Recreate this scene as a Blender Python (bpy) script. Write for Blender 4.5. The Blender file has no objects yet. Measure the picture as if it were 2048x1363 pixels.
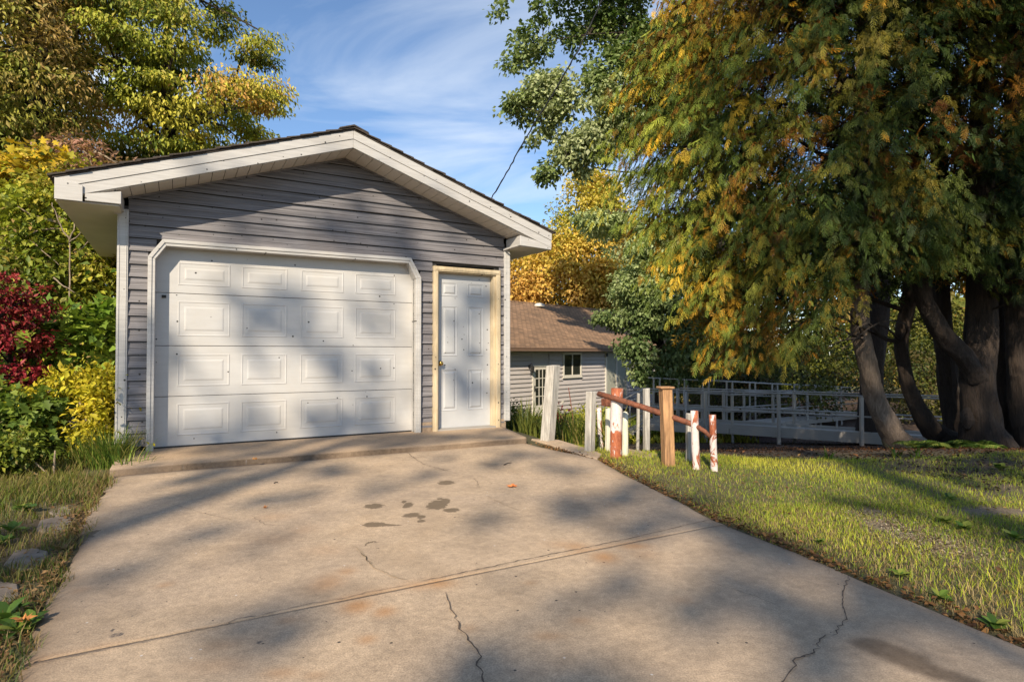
import bpy, bmesh, math, random
import numpy as np
from mathutils import Vector, Matrix
random.seed(7); RNG = np.random.default_rng(11)
sc = bpy.context.scene
C = sc.collection
PI = math.pi
# ------------------------------------------------------------------ camera, sky, sun, exposure
cam_d = bpy.data.cameras.new('camera'); cam = bpy.data.objects.new('camera', cam_d); C.objects.link(cam)
cam_d.sensor_width = 36.0; cam_d.lens = 21.09; cam_d.clip_start = 0.05; cam_d.clip_end = 2000
cam.location = (0, 0, 0.98); cam.rotation_euler = (math.radians(90 + 1.122), 0, 0)
sc.camera = cam
SUN = Vector((-0.1021, -0.5272, 0.333)).normalized()        # towards the sun
wd = bpy.data.worlds.new('World'); sc.world = wd; wd.use_nodes = True
nt = wd.node_tree; nt.nodes.clear()
def nn(nt, t, **kw):
    n = nt.nodes.new(t)
    for k, v in kw.items():
        if k in n.inputs: n.inputs[k].default_value = v
        else: setattr(n, k, v)
    return n
wo = nn(nt, 'ShaderNodeOutputWorld'); bg = nn(nt, 'ShaderNodeBackground'); bg.inputs['Strength'].default_value = 0.112
sky = nn(nt, 'ShaderNodeTexSky', sky_type='NISHITA', sun_disc=False)
sky.sun_elevation = math.asin(SUN.z); sky.sun_rotation = math.atan2(SUN.x, SUN.y)
sky.air_density = 1.0; sky.dust_density = 0.1; sky.ozone_density = 4.0
tc = nn(nt, 'ShaderNodeTexCoord')
sep = nn(nt, 'ShaderNodeSeparateXYZ'); nt.links.new(tc.outputs['Generated'], sep.inputs[0])
zc = nn(nt, 'ShaderNodeMath', operation='MAXIMUM'); zc.inputs[1].default_value = 0.06; nt.links.new(sep.outputs['Z'], zc.inputs[0])
zp = nn(nt, 'ShaderNodeMath', operation='ADD'); zp.inputs[1].default_value = 0.12; nt.links.new(zc.outputs[0], zp.inputs[0])
dv = nn(nt, 'ShaderNodeVectorMath', operation='DIVIDE')
cz = nn(nt, 'ShaderNodeCombineXYZ')
for i in range(3): nt.links.new(zp.outputs[0], cz.inputs[i])
nt.links.new(tc.outputs['Generated'], dv.inputs[0]); nt.links.new(cz.outputs[0], dv.inputs[1])
mp = nn(nt, 'ShaderNodeMapping'); mp.inputs['Scale'].default_value = (0.55, 1.35, 0.0); mp.inputs['Rotation'].default_value = (0, 0, 0.16); mp.inputs['Location'].default_value = (0.35, 0.62, 0)
nt.links.new(dv.outputs[0], mp.inputs[0])
n1 = nn(nt, 'ShaderNodeTexNoise'); n1.inputs['Scale'].default_value = 1.15; n1.inputs['Detail'].default_value = 9; n1.inputs['Roughness'].default_value = 0.55; n1.inputs['Distortion'].default_value = 0.7
nt.links.new(mp.outputs[0], n1.inputs['Vector'])
cr = nn(nt, 'ShaderNodeValToRGB'); cr.color_ramp.elements[0].position = 0.43; cr.color_ramp.elements[1].position = 0.69
cr.color_ramp.elements[1].color = (0.72, 0.72, 0.72, 1)
nt.links.new(n1.outputs['Fac'], cr.inputs[0])
mx = nn(nt, 'ShaderNodeMixRGB'); mx.inputs['Color2'].default_value = (5.4, 5.9, 6.5, 1)
nt.links.new(cr.outputs[0], mx.inputs['Fac']); nt.links.new(sky.outputs[0], mx.inputs['Color1'])
nt.links.new(mx.outputs[0], bg.inputs['Color']); nt.links.new(bg.outputs[0], wo.inputs['Surface'])
sun_d = bpy.data.lights.new('sun', 'SUN'); sun_d.energy = 4.8; sun_d.angle = math.radians(0.6); sun_d.color = (1.0, 0.865, 0.67)
sun = bpy.data.objects.new('sun', sun_d); C.objects.link(sun); sun.rotation_euler = SUN.to_track_quat('Z', 'Y').to_euler(); sun.location = (-20, -60, 50)
sc.view_settings.view_transform = 'Standard'; sc.view_settings.look = 'None'; sc.view_settings.gamma = 1.0
sc.view_settings.exposure = 0.66; sc.view_settings.use_curve_mapping = False
sc.render.engine = 'CYCLES'; sc.cycles.use_denoising = True
sc.cycles.max_bounces = 8; sc.cycles.diffuse_bounces = 4; sc.cycles.transparent_max_bounces = 8

# ------------------------------------------------------------------ mesh helpers
class MB:
    def __init__(s): s.V = []; s.F = []
    def add(s, V, F):
        o = len(s.V); s.V += [tuple(v) for v in V]; s.F += [tuple(i + o for i in f) for f in F]; return s
    def box(s, x0, x1, y0, y1, z0, z1):
        return s.add([(x0,y0,z0),(x1,y0,z0),(x1,y1,z0),(x0,y1,z0),(x0,y0,z1),(x1,y0,z1),(x1,y1,z1),(x0,y1,z1)],
                     [(0,3,2,1),(4,5,6,7),(0,1,5,4),(1,2,6,5),(2,3,7,6),(3,0,4,7)])
    def prism(s, poly, y0, y1):                     # poly in (x, z), counter-clockwise seen from -y, extruded along y
        n = len(poly); V = [(x, y0, z) for x, z in poly] + [(x, y1, z) for x, z in poly]
        F = [tuple(range(n)), tuple(range(2*n-1, n-1, -1))] + [(i, i+n, (i+1) % n + n, (i+1) % n) for i in range(n)]
        return s.add(V, F)
    def plate(s, poly, z0, z1):                     # poly in (x, y), extruded along z
        n = len(poly); V = [(x, y, z0) for x, y in poly] + [(x, y, z1) for x, y in poly]
        F = [tuple(range(n-1, -1, -1)), tuple(range(n, 2*n))] + [(i, (i+1) % n, (i+1) % n + n, i+n) for i in range(n)]
        return s.add(V, F)
    def tube(s, pts, rad, n=8, cap=True, jitter=0.0, ridge=0.0):
        pts = [Vector(p) for p in pts]; m = len(pts)
        if not hasattr(rad, '__len__'): rad = [rad] * m
        V = []; a = None
        for i, p in enumerate(pts):
            d = (pts[min(i+1, m-1)] - pts[max(i-1, 0)])
            d = d.normalized() if d.length > 1e-9 else Vector((0,0,1))
            if a is None: a = d.orthogonal().normalized()
            a = (a - d * a.dot(d)).normalized(); b = d.cross(a)
            for k in range(n):
                t = 2*PI*k/n; r = rad[i] * (1 + jitter * math.sin(3*t + i*0.7) + jitter * 0.6 * math.sin(5*t + 1.3*i + 1) + ridge*(math.sin(11*t + 0.35*i) * math.sin(0.9*i + 2*t) + 0.7*math.sin(17*t - 0.5*i)))
                V.append(p + (a*math.cos(t) + b*math.sin(t)) * r)
        F = [(i*n+k, i*n+(k+1) % n, (i+1)*n+(k+1) % n, (i+1)*n+k) for i in range(m-1) for k in range(n)]
        if cap: F += [tuple(range(n-1, -1, -1)), tuple(range((m-1)*n, m*n))]
        return s.add(V, F)
    def bar(s, p, q, w, h=None):                    # square bar between two points
        p = Vector(p); q = Vector(q); h = h or w; d = (q-p).normalized()
        a = d.cross(Vector((0,0,1))); a = a.normalized() if a.length > 1e-3 else Vector((1,0,0)); b = a.cross(d)
        V = []
        for c in (p, q):
            for sx, sy in ((-1,-1),(1,-1),(1,1),(-1,1)): V.append(c + a*(sx*w/2) + b*(sy*h/2))
        return s.add(V, [(0,1,2,3)[::-1],(4,5,6,7),(0,1,5,4),(1,2,6,5),(2,3,7,6),(3,0,4,7)])
    def build(s, name, m, parent=None, smooth=False, bevel=0.0):
        me = bpy.data.meshes.new(name); me.from_pydata(s.V, [], s.F)
        bm = bmesh.new(); bm.from_mesh(me); bmesh.ops.recalc_face_normals(bm, faces=bm.faces)
        if bevel: bmesh.ops.bevel(bm, geom=list(bm.edges), offset=bevel, segments=1, affect='EDGES', clamp_overlap=True)
        bm.to_mesh(me); bm.free()
        if smooth: me.polygons.foreach_set('use_smooth', [True]*len(me.polygons))
        o = bpy.data.objects.new(name, me); C.objects.link(o)
        if m: me.materials.append(m)
        if parent: o.parent = parent
        return o
def np_mesh(name, V, F, mat, parent=None, col=None, attrs=None, smooth=False):
    me = bpy.data.meshes.new(name); V = np.asarray(V, np.float32); F = np.asarray(F, np.int32)
    k = F.shape[1]; me.vertices.add(len(V)); me.vertices.foreach_set('co', V.ravel())
    me.loops.add(F.size); me.loops.foreach_set('vertex_index', F.ravel())
    me.polygons.add(len(F)); me.polygons.foreach_set('loop_start', np.arange(0, F.size, k, dtype=np.int32))
    if smooth: me.polygons.foreach_set('use_smooth', np.ones(len(F), bool))
    me.update(calc_edges=True)
    if col is not None:
        a = me.attributes.new('col', 'FLOAT_COLOR', 'POINT')
        c = np.ones((len(V), 4), np.float32); c[:, :3] = col; a.data.foreach_set('color', c.ravel())
    for n_, v_ in (attrs or {}).items():
        a = me.attributes.new(n_, 'FLOAT', 'POINT'); a.data.foreach_set('value', np.asarray(v_, np.float32))
    o = bpy.data.objects.new(name, me); C.objects.link(o); me.materials.append(mat)
    if parent: o.parent = parent
    return o
def tag(o, label, cat, group=None, kind=None):
    o['label'] = label; o['category'] = cat
    if group: o['group'] = group
    if kind: o['kind'] = kind
    return o
def thing(name, label, cat, loc=(0,0,0), rz=0.0, group=None):
    o = bpy.data.objects.new(name, None); C.objects.link(o); o.empty_display_size = 0.2
    o.location = loc; o.rotation_euler = (0, 0, rz); return tag(o, label, cat, group)
def struct(o): o['kind'] = 'structure'; return o
def stuff(o): o['kind'] = 'stuff'; return o
def snoise(p, freq, seed=0, octs=3):
    r = np.random.default_rng(seed); p = np.asarray(p, float); out = np.zeros(len(p)); amp = 1.0; tot = 0
    for o in range(octs):
        acc = np.zeros(len(p))
        for _ in range(5):
            d = r.normal(size=p.shape[1]); d /= np.linalg.norm(d); acc += np.sin(p @ d * freq * (0.7 + 0.6*r.random()) + r.random()*6.28)
        out += amp * acc / 2.2; tot += amp; amp *= 0.55; freq *= 2.1
    return out / tot

# ------------------------------------------------------------------ materials
def new_mat(name):
    m = bpy.data.materials.new(name); m.use_nodes = True; nt = m.node_tree; nt.nodes.clear()
    out = nn(nt, 'ShaderNodeOutputMaterial'); b = nn(nt, 'ShaderNodeBsdfPrincipled'); nt.links.new(b.outputs[0], out.inputs[0])
    return m, nt, b, out
def coords(nt, scale=(1,1,1), kind='Object'):
    t = nn(nt, 'ShaderNodeTexCoord'); mp = nn(nt, 'ShaderNodeMapping'); mp.inputs['Scale'].default_value = scale
    nt.links.new(t.outputs[kind], mp.inputs[0]); return mp.outputs[0]
def noise(nt, vec, scale, detail=5, rough=0.6, dist=0.0):
    n = nn(nt, 'ShaderNodeTexNoise'); n.inputs['Scale'].default_value = scale; n.inputs['Detail'].default_value = detail
    n.inputs['Roughness'].default_value = rough; n.inputs['Distortion'].default_value = dist; nt.links.new(vec, n.inputs['Vector']); return n.outputs['Fac']
def ramp(nt, fac, stops):
    r = nn(nt, 'ShaderNodeValToRGB'); e = r.color_ramp.elements
    while len(e) < len(stops): e.new(0.5)
    for i, (p, c) in enumerate(stops):
        e[i].position = p; e[i].color = (c, c, c, 1) if not hasattr(c, '__len__') else (*c, 1)
    nt.links.new(fac, r.inputs[0]); return r.outputs[0]
def mix(nt, fac, a, b, mode='MIX'):
    m = nn(nt, 'ShaderNodeMixRGB', blend_type=mode)
    for i, v in ((0, fac), (1, a), (2, b)):
        if hasattr(v, 'node'): nt.links.new(v, m.inputs[i])
        elif hasattr(v, '__len__'): m.inputs[i].default_value = (*v, 1)
        else: m.inputs[i].default_value = v if i == 0 else (v, v, v, 1)
    return m.outputs[0]
def math_n(nt, op, a, b=0.0, clamp=False):
    m = nn(nt, 'ShaderNodeMath', operation=op); m.use_clamp = clamp
    for i, v in ((0, a), (1, b)):
        if hasattr(v, 'node'): nt.links.new(v, m.inputs[i])
        else: m.inputs[i].default_value = v
    return m.outputs[0]
def bump(nt, b, h, strength=0.3, dist=0.01):
    n = nn(nt, 'ShaderNodeBump'); n.inputs['Strength'].default_value = strength; n.inputs['Distance'].default_value = dist
    nt.links.new(h, n.inputs['Height']); nt.links.new(n.outputs[0], b.inputs['Normal'])
def dots(nt, scale, size, keep, seed=(0,0,0)):       # scattered nail holes and specks: 1 inside a speck
    t = nn(nt, 'ShaderNodeTexCoord'); mp = nn(nt, 'ShaderNodeMapping'); mp.inputs['Location'].default_value = seed
    sx = nn(nt, 'ShaderNodeSeparateXYZ'); cx = nn(nt, 'ShaderNodeCombineXYZ'); nt.links.new(t.outputs['Object'], sx.inputs[0]); nt.links.new(sx.outputs['X'], cx.inputs['X']); nt.links.new(sx.outputs['Z'], cx.inputs['Y'])
    mp.inputs['Scale'].default_value = (scale, scale, 1.0); nt.links.new(cx.outputs[0], mp.inputs[0])
    v = nn(nt, 'ShaderNodeTexVoronoi', voronoi_dimensions='2D'); v.inputs['Scale'].default_value = 1.0; nt.links.new(mp.outputs[0], v.inputs['Vector'])
    s = nn(nt, 'ShaderNodeSeparateColor'); nt.links.new(v.outputs['Color'], s.inputs[0])
    rad = math_n(nt, 'MULTIPLY', s.outputs[1], size*scale*0.8); rad = math_n(nt, 'ADD', rad, size*scale*0.4)
    inn = math_n(nt, 'LESS_THAN', v.outputs['Distance'], rad); kp = math_n(nt, 'LESS_THAN', s.outputs[0], keep)
    return math_n(nt, 'MULTIPLY', inn, kp)
def m_paint(name, col, rough=0.5, streak=0.10, dot=0.0, dirt=(0.35,0.30,0.24), dirt_amt=0.25, grain=(1.2,1,22), dotscale=9, dirt_scale=1.3):
    m, nt, b, _ = new_mat(name); v = coords(nt, grain); vo = coords(nt)
    g = noise(nt, v, 3.0, 6, 0.65); c = mix(nt, 1.0, col, ramp(nt, g, [(0.38, 1-streak), (0.62, 1+streak*0.35)]), 'MULTIPLY')
    d = noise(nt, vo, dirt_scale, 7, 0.68, 0.4); c = mix(nt, ramp(nt, d, [(0.42, 0.0), (0.78, dirt_amt)]), c, dirt, 'MIX')
    if dot:
        c = mix(nt, dots(nt, dotscale, 0.0085, dot), c, (0.03,0.025,0.02))
    nt.links.new(c, b.inputs['Base Color']); b.inputs['Roughness'].default_value = rough
    bump(nt, b, g, 0.12, 0.004); return m
M = {}
M['white'] = m_paint('white_door_paint', (0.465,0.456,0.444), 0.42, 0.05, 0.14, (0.45,0.38,0.28), 0.34, (0.7,1,5), 6.0)
M['fascia'] = m_paint('white_aluminium_trim', (0.465,0.45,0.43), 0.4, 0.13, 0.30, (0.36,0.31,0.25), 0.45, (1.0,1,26), 7)
M['entry'] = m_paint('white_entry_door_paint', (0.44,0.445,0.45), 0.38, 0.05, 0.33, (0.40,0.36,0.30), 0.2, (1,1,2), 8.5)
M['siding'] = m_paint('weathered_grey_siding', (0.192,0.180,0.186), 0.62, 0.5, 0.5, (0.115,0.098,0.095), 0.65, (0.55,1,34), 6.5)
M['cavity'] = m_paint('dark_gap', (0.03,0.028,0.026), 0.9)
M['casing'] = m_paint('weathered_tan_casing', (0.53,0.42,0.26), 0.6, 0.22, 0.2, (0.62,0.52,0.38), 0.6, (9,1,1.2), 9, 2.2)
M['soffit'] = m_paint('soffit_vinyl', (0.62,0.57,0.51), 0.5, 0.06, 0.0, (0.34,0.30,0.25), 0.35, (1,1,1))
M['alu'] = m_paint('aluminium', (0.38,0.35,0.31), 0.42, 0.1, 0.0, (0.3,0.3,0.3), 0.3); M['alu'].node_tree.nodes['Principled BSDF'].inputs['Metallic'].default_value = 0.2
M['greywood'] = m_paint('grey_weathered_wood', (0.44,0.41,0.36), 0.75, 0.4, 0.0, (0.22,0.19,0.16), 0.5, (14,14,1.2), 9, 3)
M['tanwood'] = m_paint('tan_treated_wood', (0.42,0.23,0.105), 0.7, 0.55, 0.0, (0.15,0.07,0.03), 0.75, (16,16,1.0), 9, 3)
M['cream'] = m_paint('cream_paint', (0.66,0.63,0.50), 0.55, 0.2, 0.0, (0.4,0.36,0.27), 0.5, (12,12,2), 9, 4)
def m_peel(name, seed, bands=((0,0),(1,0)), z0=-0.1, z1=0.6):
    m, nt, b, _ = new_mat(name); t = nn(nt, 'ShaderNodeTexCoord'); mp = nn(nt, 'ShaderNodeMapping'); mp.inputs['Location'].default_value = seed; mp.inputs['Scale'].default_value = (1,1,0.45)
    nt.links.new(t.outputs['Object'], mp.inputs[0]); v = mp.outputs[0]
    sx = nn(nt, 'ShaderNodeSeparateXYZ'); nt.links.new(t.outputs['Object'], sx.inputs[0]); hz_ = math_n(nt, 'DIVIDE', math_n(nt, 'SUBTRACT', sx.outputs['Z'], z0), z1-z0, True)
    bias = math_n(nt, 'MULTIPLY', math_n(nt, 'SUBTRACT', ramp(nt, hz_, [(p, 0.5+w) for p, w in bands]), 0.5), 0.19)
    big = math_n(nt, 'ADD', noise(nt, v, 9, 9, 0.75, 0.9), bias); mask = ramp(nt, big, [(0.47, 0.0), (0.49, 1.0)])
    fine = noise(nt, v, 45, 4, 0.7)
    rust = mix(nt, ramp(nt, fine, [(0.3, 0.0), (0.7, 1.0)]), (0.20,0.045,0.018), (0.42,0.13,0.05))
    wht = mix(nt, ramp(nt, fine, [(0.35, 0.0), (0.75, 0.5)]), (0.66,0.58,0.54), (0.42,0.30,0.26))
    nt.links.new(mix(nt, mask, rust, wht), b.inputs['Base Color']); b.inputs['Roughness'].default_value = 0.7
    bump(nt, b, mask, 0.5, 0.003); return m
M['peel'] = m_peel('peeling_red_white_paint', (0,0,0), ((0,-.5),(.34,-.4),(.42,.4),(.80,.35),(.87,-.45),(1,-.5)), -0.08, 0.62); M['peel2'] = m_peel('flaking_red_white_paint', (3.1,1.7,0.6), ((0,-.1),(.25,-.25),(.5,.05),(.7,-.3),(1,-.15)), -0.07, 0.42); M['peel3'] = m_peel('peeling_paint_on_pipe', (7.3,2.2,1.9), ((0,-.1),(.22,-.05),(.36,.4),(.72,.4),(.84,-.05),(1,-.15)), -0.07, 0.45)
M['peel4'] = m_peel('mostly_white_peeling_paint', (1.3,5.2,2.4), ((0,.2),(1,.2)))
def m_rust():
    m, nt, b, _ = new_mat('rusty_iron'); v = coords(nt); n = noise(nt, v, 30, 6, 0.7)
    nt.links.new(ramp(nt, n, [(0.3, (0.06,0.022,0.012)), (0.55, (0.17,0.055,0.025)), (0.75, (0.28,0.10,0.05))]), b.inputs['Base Color']); b.inputs['Roughness'].default_value = 0.8; bump(nt, b, n, 0.3, 0.003); return m
M['rust'] = m_rust()
def m_simple(name, col, rough=0.6, metal=0.0, var=0.15, scale=20):
    m, nt, b, _ = new_mat(name); n = noise(nt, coords(nt), scale, 5, 0.65)
    nt.links.new(mix(nt, 1.0, col, ramp(nt, n, [(0.3, 1-var), (0.7, 1+var)]), 'MULTIPLY'), b.inputs['Base Color'])
    b.inputs['Roughness'].default_value = rough; b.inputs['Metallic'].default_value = metal; bump(nt, b, n, 0.15, 0.004); return m
M['brass'] = m_simple('brass', (0.55,0.36,0.10), 0.25, 1.0, 0.1)
M['black'] = m_simple('black_rubber', (0.012,0.012,0.013), 0.5)
M['blackmetal'] = m_simple('black_iron', (0.02,0.02,0.02), 0.45)
M['shingle'] = m_simple('dark_asphalt_shingle', (0.055,0.043,0.035), 0.95, 0, 0.5, 60)
M['block'] = m_simple('tan_concrete_block', (0.30,0.22,0.15), 0.9, 0, 0.3, 25)
M['stone'] = m_simple('grey_flagstone', (0.18,0.142,0.108), 0.85, 0, 0.35, 14)
M['hsiding'] = m_paint('pale_vinyl_siding', (0.44,0.40,0.38), 0.5, 0.06, 0.0, (0.3,0.27,0.25), 0.3)
M['htrim'] = m_paint('cream_house_trim', (0.62,0.58,0.50), 0.5, 0.05)
M['gutter'] = m_simple('brown_gutter', (0.17,0.105,0.07), 0.5)
M['panelgreen'] = m_paint('grey_green_panel', (0.36,0.36,0.29), 0.55, 0.2, 0, (0.2,0.2,0.15), 0.4, (9,9,1))
def m_hroof():
    m, nt, b, _ = new_mat('brown_house_shingles'); v = coords(nt, (1,1,1)); br = nn(nt, 'ShaderNodeTexBrick')
    br.inputs['Scale'].default_value = 1.0; br.inputs['Brick Width'].default_value = 0.3; br.inputs['Row Height'].default_value = 0.14; br.inputs['Mortar Size'].default_value = 0.02; br.inputs['Mortar Smooth'].default_value = 0.3; br.inputs['Mortar'].default_value = (0.10,0.06,0.036,1)
    br.inputs['Color1'].default_value = (0.32,0.195,0.112,1); br.inputs['Color2'].default_value = (0.19,0.118,0.070,1); br.inputs['Bias'].default_value = 0.0
    nt.links.new(v, br.inputs['Vector']); n = noise(nt, v, 1.2, 6, 0.7); f = noise(nt, v, 55, 3, 0.6)
    c = mix(nt, 1.0, br.outputs['Color'], ramp(nt, n, [(0.3, 0.72), (0.7, 1.25)]), 'MULTIPLY'); c = mix(nt, 1.0, c, ramp(nt, f, [(0.3, 0.8), (0.7, 1.2)]), 'MULTIPLY')
    nt.links.new(c, b.inputs['Base Color']); b.inputs['Roughness'].default_value = 0.95; return m
M['hroof'] = m_hroof()
def m_glass():
    m, nt, b, _ = new_mat('dark_window_glass'); b.inputs['Base Color'].default_value = (0.025,0.028,0.022,1); b.inputs['Roughness'].default_value = 0.06
    b.inputs['Specular IOR Level'].default_value = 0.6; return m
M['glass'] = m_glass()
def m_concrete():
    m, nt, b, _ = new_mat('worn_concrete'); v = coords(nt)
    def at(nm): a = nn(nt, 'ShaderNodeAttribute', attribute_name=nm); return a.outputs['Fac']
    big = noise(nt, v, 0.55, 6, 0.62, 0.5); med = noise(nt, v, 3.1, 7, 0.68); fine = noise(nt, v, 170, 3, 0.75); mid = noise(nt, v, 28, 5, 0.7)
    c = ramp(nt, big, [(0.3, (0.345,0.262,0.190)), (0.55, (0.435,0.322,0.216)), (0.75, (0.46,0.318,0.188))])
    c = mix(nt, 1.0, c, ramp(nt, med, [(0.28, 0.74), (0.5, 1.0), (0.75, 1.15)]), 'MULTIPLY')
    c = mix(nt, 1.0, c, ramp(nt, mid, [(0.3, 0.80), (0.7, 1.16)]), 'MULTIPLY')
    c = mix(nt, 1.0, c, ramp(nt, fine, [(0.3, 0.62), (0.5, 1.0), (0.72, 1.34)]), 'MULTIPLY')
    # pits and pale flecks
    vo = nn(nt, 'ShaderNodeTexVoronoi', voronoi_dimensions='2D'); vo.inputs['Scale'].default_value = 11.0; nt.links.new(v, vo.inputs['Vector']); sv = nn(nt, 'ShaderNodeSeparateColor'); nt.links.new(vo.outputs['Color'], sv.inputs[0])
    pit = math_n(nt, 'MULTIPLY', math_n(nt, 'LESS_THAN', vo.outputs['Distance'], math_n(nt, 'MULTIPLY', math_n(nt, 'POWER', sv.outputs[1], 3.0), 0.075)), math_n(nt, 'LESS_THAN', sv.outputs[0], 0.26))
    flk = math_n(nt, 'MULTIPLY', math_n(nt, 'LESS_THAN', vo.outputs['Distance'], 0.05), math_n(nt, 'GREATER_THAN', sv.outputs[0], 0.965))
    c = mix(nt, pit, c, (0.06,0.045,0.035)); c = mix(nt, flk, c, (0.55,0.5,0.45))
    rn = math_n(nt, 'ADD', math_n(nt, 'MULTIPLY', med, 0.9), math_n(nt, 'MULTIPLY', mid, 0.5))
    rs = math_n(nt, 'MULTIPLY', at('rust'), rn, True); c = mix(nt, rs, c, (0.36,0.155,0.035))
    wn = math_n(nt, 'ADD', at('wet'), math_n(nt, 'MULTIPLY', math_n(nt, 'SUBTRACT', mid, 0.5), 0.9)); wm = ramp(nt, wn, [(0.46, 0.0), (0.54, 0.78)])
    c = mix(nt, wm, c, (0.085,0.058,0.03))
    on = math_n(nt, 'ADD', at('oil'), math_n(nt, 'MULTIPLY', math_n(nt, 'SUBTRACT', mid, 0.5), 0.8)); om = ramp(nt, on, [(0.45, 0.0), (0.6, 0.85)])
    c = mix(nt, om, c, (0.03,0.032,0.042))
    dr = math_n(nt, 'MULTIPLY', at('dirt'), math_n(nt, 'ADD', 0.35, mid), True); c = mix(nt, dr, c, (0.085,0.055,0.032))
    nt.links.new(c, b.inputs['Base Color']); b.inputs['Roughness'].default_value = 0.85
    h = math_n(nt, 'ADD', math_n(nt, 'MULTIPLY', fine, 0.5), mid); h = math_n(nt, 'SUBTRACT', h, math_n(nt, 'MULTIPLY', pit, 1.5)); bump(nt, b, h, 0.5, 0.007); return m
M['concrete'] = m_concrete()
M['joint'] = m_simple('joint_dirt', (0.13,0.085,0.055), 1.0, 0, 0.5, 70)
M['crack'] = m_simple('dirt_filled_crack', (0.105,0.074,0.052), 1.0, 0, 0.4, 60)
M['crackfill'] = m_simple('pale_crack_edge', (0.33,0.245,0.16), 1.0, 0, 0.35, 90)
def m_ground():
    m, nt, b, _ = new_mat('soil_and_thatch'); v = coords(nt)
    a = nn(nt, 'ShaderNodeAttribute', attribute_name='col'); f = noise(nt, v, 26, 6, 0.75); g = noise(nt, v, 110, 3, 0.7)
    c = mix(nt, 1.0, a.outputs['Color'], ramp(nt, f, [(0.25, 0.55), (0.7, 1.35)]), 'MULTIPLY'); c = mix(nt, 1.0, c, ramp(nt, g, [(0.25, 0.7), (0.75, 1.3)]), 'MULTIPLY')
    nt.links.new(c, b.inputs['Base Color']); b.inputs['Roughness'].default_value = 1.0; bump(nt, b, f, 0.8, 0.03); return m
M['ground'] = m_ground()
def m_leaf(name, trans=0.3, spec=0.25):
    m, nt, b, out = new_mat(name); a = nn(nt, 'ShaderNodeAttribute', attribute_name='col')
    nt.links.new(a.outputs['Color'], b.inputs['Base Color']); b.inputs['Roughness'].default_value = 0.5; b.inputs['Specular IOR Level'].default_value = spec
    t = nn(nt, 'ShaderNodeBsdfTranslucent'); nt.links.new(mix(nt, 1.0, a.outputs['Color'], (1.1,1.2,0.7), 'MULTIPLY'), t.inputs['Color'])
    ms = nn(nt, 'ShaderNodeMixShader'); ms.inputs[0].default_value = trans
    nt.links.new(b.outputs[0], ms.inputs[1]); nt.links.new(t.outputs[0], ms.inputs[2]); nt.links.new(ms.outputs[0], out.inputs[0]); return m
M['leaf'] = m_leaf('leaf', 0.32); M['cedar'] = m_leaf('cedar_spray', 0.2, 0.2); M['grass'] = m_leaf('grass_blade', 0.3, 0.2)
def m_bark(name, c0, c1, scale=(7,7,1.1)):
    m, nt, b, _ = new_mat(name); v = coords(nt, scale); n = noise(nt, v, 5, 8, 0.7, 0.5); l = noise(nt, coords(nt), 1.7, 5, 0.6)
    c = ramp(nt, n, [(0.3, c0), (0.7, c1)]); c = mix(nt, 1.0, c, ramp(nt, l, [(0.3, 0.6), (0.7, 1.25)]), 'MULTIPLY'); nt.links.new(c, b.inputs['Base Color']); b.inputs['Roughness'].default_value = 0.95; bump(nt, b, n, 1.0, 0.06); return m
M['shaded_bark'] = m_bark('shaded_cedar_bark', (0.014,0.009,0.006), (0.062,0.041,0.028)); M['lit_bark'] = m_bark('sunlit_cedar_bark', (0.09,0.065,0.046), (0.30,0.225,0.165)); M['dbark'] = m_bark('dark_bark', (0.018,0.013,0.010), (0.075,0.055,0.042)); M['twig'] = m_bark('pale_twig', (0.30,0.22,0.14), (0.5,0.4,0.28))  # cedar barks: sunlight put into the pale one, shade into the dark one

# ------------------------------------------------------------------ terrain
YC_X = [-60, -0.6, 0.1, 0.45, 1.05, 2.0, 3.5, 6.0, 60]; YC_Y = [12.0, 9.0, 7.9, 7.0, 6.25, 6.15, 6.05, 6.2, 7.2]
def ground_z(x, y):
    x = np.asarray(x, float); y = np.asarray(y, float)
    yc = np.interp(x, YC_X, YC_Y); sl = np.interp(x, [-8, 1, 4, 9, 16], [0.16, 0.172, 0.160, 0.150, 0.13])
    d = np.maximum(y - yc, 0); drop = sl * (np.sqrt(d*d + 0.09) - 0.3)
    drop = np.where(drop > 1.25, 1.25 + 0.42*(1 - np.exp(-(drop - 1.25)/0.42)), drop)
    z = -0.075 - drop
    p = np.stack([x.ravel(), y.ravel()], 1)
    nz = snoise(p, 1.3, 5, 3).reshape(x.shape) * 0.018 + snoise(p, 0.25, 6, 2).reshape(x.shape) * 0.03 * np.clip((d + np.abs(x))/6, 0, 1)
    mound = 0.025 * np.exp(-(((x - 5.4)/1.0)**2 + ((y - 6.1)/0.8)**2)) - 0.05*np.exp(-((y-6.1)/0.9)**2)*np.clip((x-1.6)/0.8, 0, 1)*np.clip((5.6-x)/0.8, 0, 1)
    flat = (1/(1+np.exp((x-1.9-np.clip(3.8-y,-3,3)*0.0)*6))) * (1/(1+np.exp((-x-3.6)*6)))  # keep it smooth beside the slab
    return z + nz*(1-0.8*flat) + mound
def gz(x, y): return float(ground_z(np.array([x]), np.array([y]))[0])
DRV_ANG = math.radians(29.3); DU = (math.cos(DRV_ANG), math.sin(DRV_ANG)); DN = (-math.sin(DRV_ANG), math.cos(DRV_ANG)); DO = (-3.6513, 6.1538)
def to_local(x, y): return (x-DO[0])*DU[0] + (y-DO[1])*DU[1], (x-DO[0])*DN[0] + (y-DO[1])*DN[1]
def to_world(s, t): return DO[0] + s*DU[0] + t*DN[0], DO[1] + s*DU[1] + t*DN[1]
RE_T = [-14, -6.15, -4.5, -3.3, -2.42, -1.2, 0.1]; RE_S = [2.2, 2.83, 3.13, 3.50, 3.80, 3.72, 4.05]    # right edge of the driveway
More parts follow.
